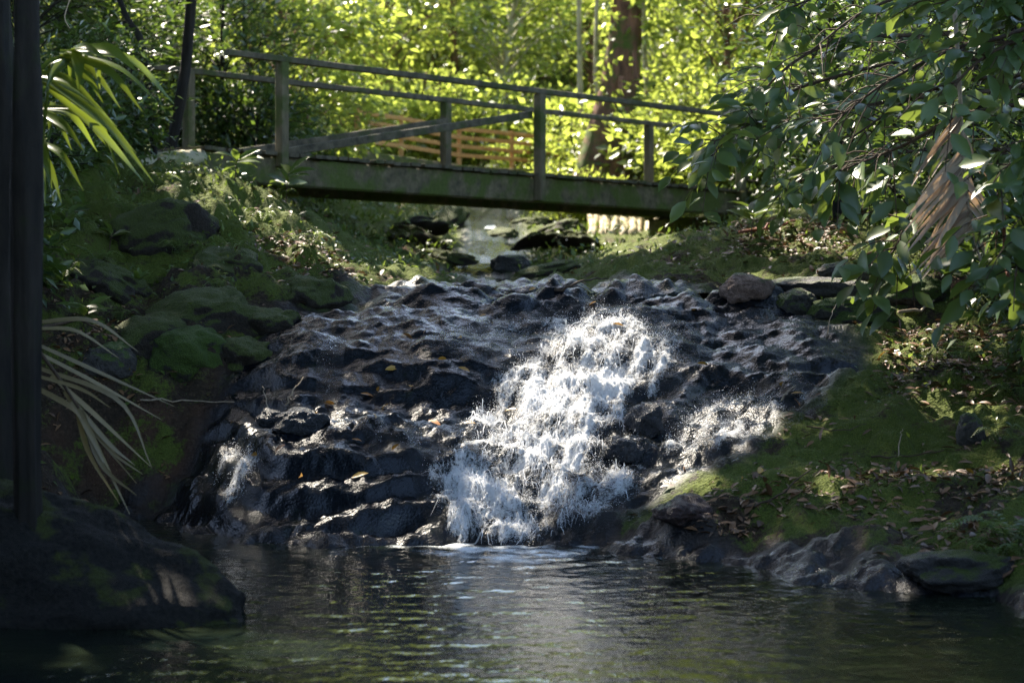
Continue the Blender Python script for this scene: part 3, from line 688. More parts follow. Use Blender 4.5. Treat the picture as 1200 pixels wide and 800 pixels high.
# ------------------------------------------------------------------ footbridge
A0, A1 = np.array([-2.417, 20.0]), np.array([2.894, 25.6])       # the near side's first and last posts
U2 = (A1 - A0) / np.linalg.norm(A1 - A0); N2 = np.array([-U2[1], U2[0]]); BL = np.linalg.norm(A1 - A0); BW = 1.32
U = np.array([*U2, (2.747 - 2.839) / BL]); U /= np.linalg.norm(U); Nv = np.array([*N2, 0]); Zv = np.array([0, 0, 1.0])
def bp(t, wv, z):                # t along the bridge (0 first post, 1 last), wv across, z above the beams' top
    p = A0 + (A1 - A0) * t + N2 * wv
    return np.array([p[0], p[1], 2.839 + (2.747 - 2.839) * t + z])
def plank(a, b, up, thick, up_v=Zv):
    """board from a to b, `up` high and `thick` thick"""
    a, b = np.asarray(a), np.asarray(b); d = b - a; L = np.linalg.norm(d); d /= L
    s = norm(np.cross(d, up_v)); u_ = np.cross(s, d)
    n = max(2, int(L / .25)); th = np.linspace(0, 1, n)
    ring = [(-1,-.86),(-.7,-1),(.7,-1),(1,-.86),(1,.86),(.7,1),(-.7,1),(-1,.86)]
    V = []
    for k, t in enumerate(th):
        c = a + (b - a) * t; wb = .06 * pn(t * L * 1.3 + a[0], a[1], a[2])
        for (x, y) in ring: V.append(c + s * x * thick / 2 * (1 + wb) + u_ * (y * up / 2 + .004 * pn(t * L * 2, a[0], 3)))
    V = np.array(V); i = np.arange(n - 1)[:, None] * 8; j = np.arange(8)[None]; j2 = (j + 1) % 8
    q = np.stack([i + j, i + j2, i + 8 + j2, i + 8 + j], -1).reshape(-1, 4)
    return V, [q, np.array([[7,6,5,4,3,2,1,0]]), np.array([[8*(n-1)+k for k in range(8)]])]
br = thing('footbridge', 'narrow mossy timber footbridge with handrails crossing above the stream', 'footbridge', bp(.5, BW/2, 0))
BO = np.array(br.location)
def bpart(name, pieces, m):
    b = MB()
    for V_, f_ in pieces: b.add(V_ - BO, f_)
    return b.build(name, m, br, smooth=False)
for wv in (0.0, BW):
    bpart('beam', [plank(bp(-.125, wv, -.15), bp(1.06, wv, -.15), .29, .13)], M['timber'])
dk = []
t = -.12
while t < 1.05:
    wd_ = rng.uniform(.11, .15); oh = rng.uniform(.0, .07)
    dk.append(plank(bp(t, -.09 - oh, .024 + rng.uniform(-.004, .006)), bp(t, BW + .1, .024), .038, wd_ , np.array([0,0,1.0]))); t += (wd_ + rng.uniform(.012, .03)) / BL
bpart('deck', dk, M['timber_dark'])
for wv, off in ((0.0, -.115), (BW, .115)):
    for t_, lo in ((0, -.1), (.5, -.27), (1, -.33)):
        bpart('post', [plank(bp(t_, wv + off, lo), bp(t_, wv + off, .955), .1, .11, U)], M['timber_post'])
    bpart('handrail', [plank(bp(-.092, wv + off, .985), bp(1.06, wv + off,   .99), .062, .085)], M['timber_dark'])
    bpart('brace', [plank(bp(.01, wv + off * .3, .05), bp(.492, wv + off * .3, .72), .085, .05)], M['timber_dark'])
bpart('abutment', [plank(bp(-.14, -.1, -.42), bp(-.14, BW + .1, -.42), .5, .3)], M['timber'])
bpart('abutment', [plank(bp(1.02, -.05, -.5), bp(1.02, BW + .1, -.5), .4, .35)], M['timber'])

# the newer railing up the stream
rl = thing('wooden_railing', 'new orange timber railing of four rails standing upstream behind the footbridge', 'railing', W(535, 200, 31.5))
RO = np.array(rl.location)
ctrl = [(418, 29.0), (470, 30.0), (538, 31.3), (600, 32.6), (655, 34.0)]
tops = [131, 139, 151, 157, 163]
def rpt(i, dz): p = W(ctrl[i][0], tops[i], ctrl[i][1]); p[2] -= dz; return p
for k in range(4):
    b = MB()
    for i in range(4):
        V_, f_ = plank(rpt(i, .14 * k), rpt(i + 1, .14 * k), .062, .03); b.add(V_ - RO, f_)
    b.build('rail', M['timber_orange'], rl, smooth=False)
for i in range(5):
    p = rpt(i, -.05); p[1] += .06; z = float(gz(p[0], p[1])); e = p.copy(); e[2] = min(z - .1, p[2] - .75)
    V_, f_ = plank(e, p, .07, .07, np.array([1.0, 0, 0])); MB().add(V_ - RO, f_).build('post', M['timber_orange'], rl, smooth=False)
b = MB()
for i in range(4):
    V_, f_ = plank(rpt(i, .66), rpt(i + 1, .66), .16, .12); b.add(V_ - RO, f_)
b.build('base_beam', M['timber'], rl, smooth=False)

# ------------------------------------------------------------------ trees
def tree_parts(name, h, spread, ntips, per, leaf, trunk_r, leafm, barkm, z0=.35, tpl=FAR, lean=(0, 0), clump=.17, bare=0.0, ratio=.45, flat=.42, extra=None, rough=.25):
    """local geometry of one tree as an Empty with a trunk (limbs included) and a crown"""
    root = thing(name, None, None)
    tr = MB(); sd = rng.uniform(0, 50)
    zz = np.linspace(-.25, h * .92, 14)
    path = np.stack([lean[0] * zz / h + .06 * h * pn(zz / h * 2.2, sd) * np.clip(zz / h, 0, 1), lean[1] * zz / h + .06 * h * pn(zz / h * 2.2, sd + 9) * np.clip(zz / h, 0, 1), zz], -1)
    rad = trunk_r * (1 - .8 * np.clip(zz / h, 0, 1)) * (1 + .5 * np.exp(-np.clip(zz, 0, 9) / (trunk_r * 3)))
    tr.add(*tube(path, rad, 10, rough, sd))
    tips = rvec(ntips) * rng.uniform(.45, 1, ntips)[:, None] ** .6 * [spread, spread, h * flat] + [lean[0] * .7, lean[1] * .7, h * (z0 + (1 - z0) * .5)]
    tips[:, 2] = np.clip(tips[:, 2], h * z0 * .6, h * 1.02)
    PP, DD = [], []
    for tp in tips:
        zb = np.clip(tp[2] - rng.uniform(.15, .45) * h * .5, h * .12, h * .88)
        a = np.array([np.interp(zb, zz, path[:, 0]), np.interp(zb, zz, path[:, 1]), zb]); r0 = .34 * np.interp(zb, zz, rad)
        mid = (a + tp) / 2 + [0, 0, .12 * np.linalg.norm(tp - a)] + rng.normal(0, .05 * spread, 3)
        c = curve([a, mid, tp], 6); tr.add(*tube(c, np.linspace(r0, .006, 6), 5, cap=False))
        k = rng.poisson(per)
        if k < 1: continue
        w_ = rng.random(k); along = (c[3] + (c[5] - c[3]) * w_[:, None])
        off = rng.normal(0, 1, (k, 3)) * clump * spread * [1, 1, .6] * rng.uniform(.5, 1.2)
        PP.append(along + off); out = norm(tp - [lean[0]*.6, lean[1]*.6, h * .5])
        DD.append(norm(off + .4 * out + rng.normal(0, .35, (k, 3)) * 1.0 + [0, 0, -.25 * spread * clump]))
    tr.build('trunk', barkm, root)
    PP, DD = np.concatenate(PP), np.concatenate(DD); n = len(PP)
    Nn = norm(rvec(n) * .7 + [0, -.25, .8])
    L = leaf * rng.uniform(.65, 1.35, n)
    V_, f_, r_ = leaves(PP, DD, Nn, L, L * ratio * rng.uniform(.8, 1.2, n), np.clip(rng.normal(.5, .25, n), 0, 1), tpl)
    mesh('crown', V_, f_, leafm, root, {'rnd': r_})
    return root
def plantat(root, px, Y, rz=0, sc_=1.0, label=None, cat='tree', group=None, copy=True, dz=-.05):
    x = (px - CX) * Y / F; z = float(gz(x, Y))
    o = dup(root, (x, Y, z + dz), rz, sc_) if copy else root
    if not copy: o.location = (x, Y, z + dz); o.rotation_euler.z = rz; o.scale = (sc_,) * 3 if np.isscalar(sc_) else sc_
    tag(o, label, cat, group); return o

proto = [tree_parts('slender_tree', 6.0, 1.7, 60, 44, .20, .075, M['leaf_back'], M['bark_brown'], .25),
         tree_parts('slender_tree', 7.0, 2.0, 70, 44, .18, .09, M['leaf_back'], M['bark_pale'], .3, lean=(.6, 0)),
         tree_parts('slender_tree', 5.0, 1.9, 60, 46, .22, .06, M['leaf_back'], M['bark_brown'], .15, lean=(-.5, .1))]
bush = [tree_parts('leafy_bush', 2.0, 1.25, 55, 36, .13, .035, M['leaf_back'], M['bark_brown'], .0, flat=.5),
        tree_parts('leafy_bush', 1.5, 1.1, 45, 36, .19, .03, M['leaf_back'], M['bark_brown'], .0, flat=.5, ratio=.5)]
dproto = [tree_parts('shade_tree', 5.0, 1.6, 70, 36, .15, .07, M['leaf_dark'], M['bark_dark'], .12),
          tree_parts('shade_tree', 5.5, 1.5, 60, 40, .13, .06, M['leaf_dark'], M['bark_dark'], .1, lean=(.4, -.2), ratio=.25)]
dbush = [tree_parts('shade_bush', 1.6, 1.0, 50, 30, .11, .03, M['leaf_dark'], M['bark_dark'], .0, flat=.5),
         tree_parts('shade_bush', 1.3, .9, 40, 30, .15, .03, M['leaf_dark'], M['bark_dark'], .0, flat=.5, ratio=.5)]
used = set()
def put(lst, k, *a, **kw):
    first = (id(lst), k) not in used; used.add((id(lst), k))
    return plantat(lst[k], *a, copy=not first, **kw)
# behind the bridge, sunlit
G = 'sunlit trees behind the footbridge'
T_BACK = 'sunlit small-leaved tree in the bright thicket behind the footbridge'
for i, (px, Y, k, s_) in enumerate([(300,33,0,1),(380,36,1,1),(455,40,2,1.1),(585,39,1,(1.05,1.05,.75)),(690,41,0,(1.1,1.1,.75)),(510,45,2,(1.2,1.2,.8)),(560,50,1,(1.3,1.3,.7)),(640,47,0,(1.3,1.3,.7)),(740,48,2,(1.3,1.3,.7)),(430,46,0,1.3),(800,44,1,1.2),(780,36,1,.95),
        (850,31,0,.95),(940,33,2,1.05),(990,30,0,1),(1060,34,1,1),(1150,32,2,1),(240,37,1,1.05),(860,46,0,1.2),(330,29,2,.9)]):
    put(proto, k, px, Y, rz=i * 2.4, sc_=s_, label=T_BACK, group=G)
G = 'bushes in the sunlit clearing behind the bridge'
for i, (px, Y, k, s_) in enumerate([(400,34,0,1),(450,35,1,1),(500,36,0,1.1),(560,35.5,1,1),(610,36.5,0,1),(660,35.5,1,1.1),(680,33.5,0,.8),(790,30,1,1),(840,28.5,0,1),(880,27.5,1,1),(360,27.5,0,.9),
        (655,29.6,0,.55),(700,29.4,1,.5),(760,32.5,0,1),(930,27,0,1),(610,33.6,1,.6),(820,32.5,0,1.2),(1000,27,1,1.1)]):
    put(bush, k, px, Y, rz=i * 1.7, sc_=s_, label='sunlit leafy bush growing in the clearing beyond the footbridge', cat='bush', group=G)
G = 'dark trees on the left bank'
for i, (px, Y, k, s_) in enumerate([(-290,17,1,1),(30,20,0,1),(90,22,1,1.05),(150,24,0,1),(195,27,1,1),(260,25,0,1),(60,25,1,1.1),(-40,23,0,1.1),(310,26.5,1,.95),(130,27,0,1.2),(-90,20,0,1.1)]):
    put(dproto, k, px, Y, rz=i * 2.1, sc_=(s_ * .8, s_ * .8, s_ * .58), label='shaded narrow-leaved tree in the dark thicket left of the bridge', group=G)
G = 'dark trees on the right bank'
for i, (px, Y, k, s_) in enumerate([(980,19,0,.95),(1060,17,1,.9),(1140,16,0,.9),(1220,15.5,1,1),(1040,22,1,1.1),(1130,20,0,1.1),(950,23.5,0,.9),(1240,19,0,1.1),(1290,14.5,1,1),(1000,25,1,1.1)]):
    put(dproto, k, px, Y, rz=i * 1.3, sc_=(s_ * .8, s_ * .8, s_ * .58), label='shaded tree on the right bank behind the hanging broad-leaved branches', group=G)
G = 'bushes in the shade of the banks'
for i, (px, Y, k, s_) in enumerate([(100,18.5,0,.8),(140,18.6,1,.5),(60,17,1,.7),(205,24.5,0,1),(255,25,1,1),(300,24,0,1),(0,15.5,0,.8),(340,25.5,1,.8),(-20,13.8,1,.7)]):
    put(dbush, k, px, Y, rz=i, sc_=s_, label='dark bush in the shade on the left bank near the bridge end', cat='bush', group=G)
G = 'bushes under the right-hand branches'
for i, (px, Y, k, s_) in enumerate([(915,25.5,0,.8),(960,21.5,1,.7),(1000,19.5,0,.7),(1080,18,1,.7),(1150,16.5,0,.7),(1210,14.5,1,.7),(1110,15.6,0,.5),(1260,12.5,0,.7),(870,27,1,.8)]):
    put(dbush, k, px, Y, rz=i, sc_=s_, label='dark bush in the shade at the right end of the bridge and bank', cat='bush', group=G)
for o in list(C.objects):
    if o.parent is None and o.type == 'EMPTY' and 'label' not in o: print('unused', o.name)

# far forest on the hill behind: one mass
PP = []
for i in range(700):
    Y = rng.uniform(44, 88); x = rng.uniform(-24, 24) * Y / 60; z = float(Hs(x, Y)); hh = rng.uniform(1.5, 5)
    c = np.array([x, Y, z + hh * .55]); k = 300
    for _ in range(7):
        cc = c + rvec(1)[0] * [1.3, 1.3, hh * .45]; PP.append(cc + rng.normal(0, .42, (k // 7, 3)))
PP = np.concatenate(PP); n = len(PP); L = rng.uniform(.2, .36, n)
V_, f_, r_ = leaves(PP, norm(rvec(n) + [0, 0, -.3]), norm(rvec(n) * .7 + [0, -.3, .7]), L, L * .5, np.clip(rng.normal(.5, .25, n), 0, 1))
tag(mesh('distant_forest', V_, f_, M['leaf_far'], None, {'rnd': r_}), 'sunlit forest on the slope far behind the bridge', 'forest', None, 'stuff')

# the big tree behind the bridge
bt = thing('large_tree', 'large tree with thick reddish trunk and pale roots behind the bridge', 'tree', (*W(722, 255, 30.5)[:2], float(gz(W(722,255,30.5)[0], 30.5)) - .1))
bo = np.array(bt.location); b = MB()
b.add(*tube(np.array([W(712,262,30.5), W(716,215,30.6), W(722,170,30.7), W(729,110,30.8), W(735,40,30.9), W(738,-60,31), W(748,-260,31.3)]) - bo, [.8,.62,.45,.3,.25,.23,.18], 24, .55, 3.3))
b.build('trunk', M['bark_brown'], bt)
for i, (a, m_, e, r_) in enumerate([((700,150),(690,200),(672,262),.11),((735,120),(745,190),(752,258),.09),((728,90),(724,170),(728,255),.07),((742,60),(750,130),(770,250),.05),((705,190),(680,225),(655,265),.09)]):
    V_, f_ = tube(curve([W(*a, 30.45), W(*m_, 30.25), W(*e, 30.0)], 10) - bo, np.linspace(r_ * .6, r_, 10), 8, .4, i * 3.0); MB().add(V_, f_).build('root', M['bark_brown'], bt)
for i in range(13):
    px = 692 + i * 6.6 + rng.uniform(-2, 2); top = 246 + rng.uniform(-4, 4); 
    c = curve([W(px + rng.uniform(-5, 5), top, 29.2), W(px + rng.uniform(-4, 4), 268, 28.3), W(px + rng.uniform(-4, 4), 284, 28.1), W(px + rng.uniform(-6, 6), 306, 27.9)], 9)
    MB().add(*(lambda V_, f_: (V_ - bo, f_))(*tube(c, rng.uniform(.03, .075) * np.array([.8,1,1.1,.9,1.2,1,.8,1.1,1.3]), 8, .5, i * 2.0))).build('root', M['bark_root'], bt)
k_ = 900; q_ = rng.uniform(0, 1, k_) ** 1.3; an = rng.uniform(0, 6.28, k_); rr_ = np.interp(q_, [0, .3, 1], [.62, .42, .28])
ax_ = np.stack([np.interp(q_, [0, 1], [-.05, .32]), np.zeros(k_), q_ * 5], -1) + np.stack([np.cos(an) * rr_, np.sin(an) * rr_, np.zeros(k_)], -1)
ax_ = ax_[fbm(an * 1.2, q_ * 6, 3, 2) > -.05]
V_, f_, r_ = leaves(ax_, rvec(len(ax_)) + [0, -.3, -.5], norm(rvec(len(ax_)) * .6 + [0, -.6, .5]), .15, .08, rng.random(len(ax_))); mesh('climbing_vine', V_, f_, M['leaf_back'], bt, {'rnd': r_})
n = 2600; PP = np.array([.3, .5, 7.5]) + rng.normal(0, 1, (n, 3)) * [1.8, 1.8, 1.1]
V_, f_, r_ = leaves(PP, rvec(n), norm(rvec(n) * .6 + [0, 0, .8]), .17, .08, rng.random(n)); mesh('crown', V_, f_, M['leaf_back'], bt, {'rnd': r_})

def thin_tree(name, label, pts, r0, r1, m, leafm, nleaf=500, sz=.16):
    p0 = pts[0]; t_ = thing(name, label, 'tree', p0); o_ = np.array(t_.location); c = curve(pts, 16)
    MB().add(*(lambda V_, f_: (V_ - o_, f_))(*tube(c, np.linspace(r0, r1, 16), 18, .5, p0[0] * 3))).build('trunk', m, t_)
    PP = c[-1] - o_ + rng.normal(0, 1, (nleaf, 3)) * [.9, .9, .6]
    V_, f_, r_ = leaves(PP, rvec(nleaf), norm(rvec(nleaf) * .6 + [0, 0, .8]), sz, sz * .45, rng.random(nleaf)); mesh('crown', V_, f_, leafm, t_, {'rnd': r_}); return t_
def foot(px, Y): x = (px - CX) * Y / F; return np.array([x, Y, float(gz(x, Y)) - .1])
thin_tree('pale_tree', 'slender pale sunlit trunk left of the large tree behind the bridge', [foot(685,34), W(681,140,34), W(679,60,34), W(676,-150,34)], .05, .04, M['bark_pale'], M['leaf_back'])
thin_tree('pale_tree', 'second thin pale trunk close to the left side of the large tree', [foot(703,33), W(700,120,33), W(698,60,33), W(704,-150,33)], .035, .03, M['bark_pale'], M['leaf_back'])
thin_tree('pale_tree', 'thin pale trunk rising just right of the large tree', [foot(764,32), W(758,100,32), W(754,30,32), W(748,-160,32)], .045, .04, M['bark_pale'], M['leaf_back'])
thin_tree('leaning_tree', 'thin dark leaning trunk standing left of the bridge\'s left end', [foot(196,20.5), W(212,110,20.6), W(222,30,20.7), W(236,-220,21)], .06, .05, M['bark_dark'], M['leaf_dark'])
thin_tree('leaning_tree', 'thin dark stem leaning left above the palm fronds', [foot(185,19), W(168,60,19), W(140,0,19), W(80,-200,19)], .03, .025, M['bark_dark'], M['leaf_dark'])
thin_tree('leaning_tree', 'grey trunk behind the footbridge\'s middle, seen through the leaves', [foot(536,40), W(533,90,40), W(530,0,40), W(536,-150,40)], .09, .07, M['bark_brown'], M['leaf_back'])
thin_tree('foreground_tree', 'dark straight trunk in the near left foreground on the mossy rock', [np.array([-2.22, 9.0, -.15]), W(31,380,9), W(32,150,9), W(30,-60,9.05), W(34,-900,9.3), W(20,-1500,9.6)], .066, .055, M['bark_dark'], M['leaf_dark'], 900, .2)
thin_tree('foreground_tree', 'dark rough trunk at the very left edge of the picture', [np.array([-2.48, 9.5, -.15]), W(-8,380,9.5), W(-4,150,9.5), W(-12,-60,9.5), W(-20,-900,9.8)], .1, .08, M['bark_dark'], M['leaf_dark'], 900, .2)

# ------------------------------------------------------------------ broad-leaved branches hanging in from the right
def ribbon(pts, wid, n=12, fold=.25, face=(0, -.75, .65), taper=(.25, 1, .05)):
    c = curve(pts, n); T = norm(np.gradient(c, axis=0)); Sd = norm(np.cross(T, np.asarray(face, float))); Nn = np.cross(Sd, T)
    w_ = np.interp(np.linspace(0, 1, n), [0, .4, 1], taper) * wid / 2
    V_ = np.stack([c - Sd * w_[:, None] + Nn * (w_ * fold)[:, None], c, c + Sd * w_[:, None] + Nn * (w_ * fold)[:, None]], 1).reshape(-1, 3)
    i = np.arange(n - 1) * 3
    return V_, [np.concatenate([np.stack([i, i+1, i+4, i+3], -1), np.stack([i+1, i+2, i+5, i+4], -1)])]
def broad(label, base, limbs, dens=1.0, leafL=(.13, .215)):
    t_ = thing('broadleaf_shrub', label, 'shrub', base); o_ = np.array(t_.location); tr = MB(); PP, DD, NN, LL = [], [], [], []
    for pts in limbs:
        c = curve([base] + [W(*p) for p in pts], 26); tr.add(*(lambda V_, f_: (V_ - o_, f_))(*tube(c, np.linspace(.024, .006, 26), 6)))
        for k in range(6, 26):
            for _ in range(rng.poisson(1.5 * dens * (1.0 if k > 9 else .6))):
                a = c[k]; d = norm(rvec(1)[0] + norm(c[k] - c[k-1]) * .9 + [-.15, -.15, -.15]); Lt = rng.uniform(.18, .5)
                tw_ = curve([a, a + d * Lt * .5 + [0, 0, .03], a + d * Lt + [0, 0, -.12 * Lt]], 7); tr.add(*(lambda V_, f_: (V_ - o_, f_))(*tube(tw_, np.linspace(.005, .0025, 7), 4, cap=False)))
                sd = norm(np.cross(d, [0, 0, 1.0]))
                for j in range(2, 7):
                    s = 1 if j % 2 else -1
                    if rng.random() < .85:
                        PP.append(tw_[j] + sd * s * .012); DD.append(d * .55 + sd * s * .75 + np.array([0, 0, -.3]) + rng.normal(0, .22, 3)); NN.append(np.array([-.1, -.45, .8]) + rng.normal(0, .38, 3)); LL.append(rng.uniform(*leafL))
    tr.build('branch', M['twig'], t_); LL = np.array(LL); NN = norm(np.array(NN))
    kk = ~sunline(np.array(PP)); PP, DD, NN, LL = np.array(PP)[kk], np.array(DD)[kk], NN[kk], LL[kk]
    V_, f_, r_ = leaves(np.array(PP) - o_, np.array(DD), NN, LL, LL * rng.uniform(.38, .52, len(LL)), np.clip(rng.normal(.45, .22, len(LL)), 0, 1), NEAR)
    mesh('foliage', V_, f_, M['leaf_broad'], t_, {'rnd': r_}); return t_
def fb(x, y): return np.array([x, y, float(gz(x, y)) - .05])
broad('glossy broad-leaved shrub with branches reaching left over the bridge\'s right end', fb(4.3, 14.2),
      [[(1290,120,14.2),(1130,110,14),(980,130,13.8),(890,150,13.6),(838,165,13.5)], [(1290,40,14.3),(1120,40,14.1),(980,50,13.9),(905,95,13.8),(880,150,13.8)],
       [(1280,200,14),(1120,175,13.8),(1000,190,13.6),(930,215,13.5)], [(1290,-20,14.3),(1100,-30,14.1),(980,-10,14),(900,20,14)], [(1290,100,14.6),(1100,70,14.5),(980,90,14.4),(900,120,14.4),(850,160,14.3)]])
broad('glossy broad-leaved shrub hanging low over the right bank with large pale leaves', fb(3.7, 12.0),
      [[(1290,150,12),(1150,130,11.9),(1060,170,11.8),(985,200,11.7)], [(1290,210,12),(1160,190,11.9),(1080,240,11.7),(1050,290,11.6)], [(1290,60,12),(1150,50,11.9),(1050,90,11.8),(980,140,11.8)],
       [(1290,0,12.1),(1130,-20,12),(1020,10,12),(950,60,12)], [(1290,110,12.4),(1180,90,12.4),(1080,110,12.4),(1000,160,12.3)]])
broad('glossy broad-leaved shrub crowding the right edge beside the dead frond', fb(3.4, 10.6),
      [[(1290,180,10.8),(1230,150,10.7),(1180,200,10.7),(1165,250,10.7)], [(1290,60,10.8),(1220,40,10.8),(1150,70,10.8),(1110,110,10.8)], [(1300,260,10.6),(1240,230,10.5),(1200,270,10.5),(1190,320,10.4)], [(1290,0,10.9),(1200,-20,10.9),(1120,0,10.9)]], .9)

# dead palm frond hanging in the branches
df = thing('dead_palm_frond', 'large dried brown palm frond hanging among the right-hand branches', 'palm frond', W(1130, 120, 11.3)); o_ = np.array(df.location)
rac = curve([W(1116,-30,11.5), W(1124,90,11.4), W(1130,200,11.25), W(1140,270,11.2), W(1156,330,11.15)], 20)
MB().add(*(lambda V_, f_: (V_ - o_, f_))(*tube(rac, np.linspace(.016, .006, 20), 7))).build('midrib', M['twig_pale'], df)
b = MB()
for i in range(64):
    u_ = rng.uniform(.34, .74); k = u_ * 19; p = rac[int(k)] + (rac[min(int(k)+1, 19)] - rac[int(k)]) * (k % 1)
    left = rng.random() < .72; L = rng.uniform(.2, .46) * (1.1 if left else .7); an = R(rng.uniform(30, 52)) if left else R(-rng.uniform(18, 45))
    d = np.array([-math.sin(an), rng.uniform(-.25, .15), -math.cos(an)])
    V_, f_ = ribbon([p, p + d * L * .5, p + d * L + [0, 0, -.05 * rng.random()]], rng.uniform(.022, .045), 8, .3, (rng.normal(0, .4), -1, .3), (.9, 1, .15)); b.add(V_ - o_, f_, rnd=rng.random())
b.build('leaflets', M['leaf_dry'], df)
# green palm at the left
pl = thing('palm', 'green palm with long drooping sunlit leaflets beside the left trunk', 'palm', (-2.5, 10.2, float(gz(-2.5, 10.2)))); o_ = np.array(pl.location)
FR = [((60,64), [((70,62),(150,70),(204,122),11),((75,62),(140,82),(186,121),10),((75,64),(128,84),(167,131),9),((72,65),(112,88),(141,127),8),((70,65),(104,92),(121,121),8),((88,57),(93,80),(92,106),11),((80,67),(55,76),(33,102),8),((82,69),(66,82),(54,104),9),((82,64),(83,80),(82,96),8),((88,58),(130,60),(161,84),13),((95,58),(112,75),(117,105),9),((84,58),(100,56),(128,72),11)]),
      ((22,88), [((22,86),(78,94),(121,131),10),((22,87),(90,108),(137,149),10),((30,90),(100,118),(132,146),8),((60,98),(126,148),(180,214),10),((55,103),(120,158),(168,213),9),((45,95),(115,135),(160,180),8),((25,88),(32,98),(34,104),9)]),
      ((42,127), [((42,127),(85,138),(114,178),9),((42,126),(92,134),(126,173),9),((44,129),(76,148),(99,178),8),((42,126),(108,132),(150,180),7),((44,128),(70,150),(84,176),7),((42,126),(112,140),(140,205),7)]),
      ((44,150), [((44,150),(53,182),(62,236),8),((42,165),(72,182),(98,224),8),((42,180),(49,210),(53,242),8),((42,170),(60,200),(72,238),7),((42,190),(45,215),(44,240),7),((62,120),(60,140),(57,152),8)]),
      ((30,70), [((30,72),(48,84),(64,92),7),((20,62),(40,70),(56,64),9)])]
for fi, (hub, lf) in enumerate(FR):
    Yb = 9.85 + .13 * fi; b = MB(); hp = W(*hub, Yb)
    V_, f_ = tube(curve([o_ + [0, 0, -.05], (o_ + hp) / 2 + [-.08, .1, .2], hp], 10), np.linspace(.02, .008, 10), 6); b.add(V_ - o_, f_, rnd=.4)
    for (a, m_, e, w_) in lf:
        dy = rng.uniform(-.25, .1)
        V_, f_ = ribbon([W(*a, Yb), W(*m_, Yb + dy * .6), W(*e, Yb + dy)], w_ * Yb / F * 1.35, 14, .35, (rng.normal(0, .25), -.7, .75), (.6, 1, .06)); b.add(V_ - o_, f_, rnd=np.clip(rng.normal(.55, .25), 0, 1))
    b.build('frond', M['leaf_palm'], pl)
# straw-coloured dead frond drooping over the hollow at the left
sf = thing('dead_palm_frond', 'straw-coloured dead palm frond drooping over the dark hollow at left', 'palm frond', W(50, 420, 10.4)); o_ = np.array(sf.location); b = MB()
for (a, m_, e, w_) in [((40,402),(120,438),(204,476),5),((42,412),(115,450),(190,492),5),((42,430),(140,470),(178,548),6),((60,440),(118,492),(176,546),6),((75,458),(105,500),(160,566),6),((85,470),(112,520),(152,602),7),((88,470),(104,530),(140,590),6),
        ((92,478),(130,528),(168,556),5),((95,480),(120,545),(160,580),7),((40,378),(108,376),(162,412),6),((42,385),(90,388),(140,420),5),((90,475),(128,520),(158,545),6),((44,455),(80,475),(95,490),7),((42,440),(95,456),(130,478),5)]:
    dy = rng.uniform(-.3, .2); V_, f_ = ribbon([W(*a, 10.4), W(*m_, 10.4 + dy / 2), W(*e, 10.4 + dy)], w_ * .0047, 12, .3, (0, -.8, .5), (.8, 1, .1)); b.add(V_ - o_, f_, rnd=rng.random())
b.build('leaflets', M['leaf_straw'], sf)
MB().add(*(lambda V_, f_: (V_ - o_, f_))(*tube(curve([W(20,380,10.4), W(60,430,10.4), W(92,478,10.3)], 8), np.linspace(.012, .007, 8), 6))).build('midrib', M['twig'], sf)

# ------------------------------------------------------------------ small plants, ferns
def herb(label, px, py, leaf, nl, name='seedling', cat='plant', height=.2, up=.35, m='leaf_small', Y0=8.5):
    p = ground_hit(px, py, Y0); t_ = thing(name, label, cat, p - [0, 0, .02]); b = MB(); PP, DD, NN = [], [], []
    b.add(*tube(curve([[0,0,0], [.01, -.01, height * .5], [.03, -.02, height]], 6), np.linspace(.006, .003, 6), 5))
    for k in range(nl):
        an = k * 2.4 + rng.uniform(-.3, .3); z = height * rng.uniform(.6, 1); d = np.array([math.cos(an), math.sin(an) * .8, up + rng.normal(0, .25)])
        PP.append([.02, -.01, z]); DD.append(d); NN.append([0, -.35, .9]); 
    b.build('stem', M['twig'], t_)
    V_, f_, r_ = leaves(np.array(PP), np.array(DD), norm(np.array(NN) + rng.normal(0, .2, (nl, 3))), leaf * rng.uniform(.7, 1.2, nl), leaf * .34, rng.uniform(.3, .9, nl), NEAR)
    mesh('foliage', V_, f_, M[m], t_, {'rnd': r_}); return t_
herb('bright seedling with long leaves growing below the bridge\'s left end', 335, 238, .30, 9, height=.3)
herb('small sunlit seedling with drooping leaves beside the orange soil at left', 98, 385, .2, 8, height=.16, up=.3)
herb('small green seedling on the mossy bank right of the palm', 128, 292, .22, 8, height=.15)
herb('leafy seedling under the palm fronds at left', 75, 285, .2, 10, height=.22)
herb('seedling with upright blades on the left mossy slope', 160, 335, .13, 9, height=.06, up=1.0)
herb('leafy plant against the bridge\'s left abutment', 275, 215, .24, 9, height=.25)
herb('leafy plant at the top of the right bank below the bridge end', 880, 280, .25, 10, height=.3)
herb('low leafy plant beside the pink boulder', 1010, 320, .14, 8, height=.12)
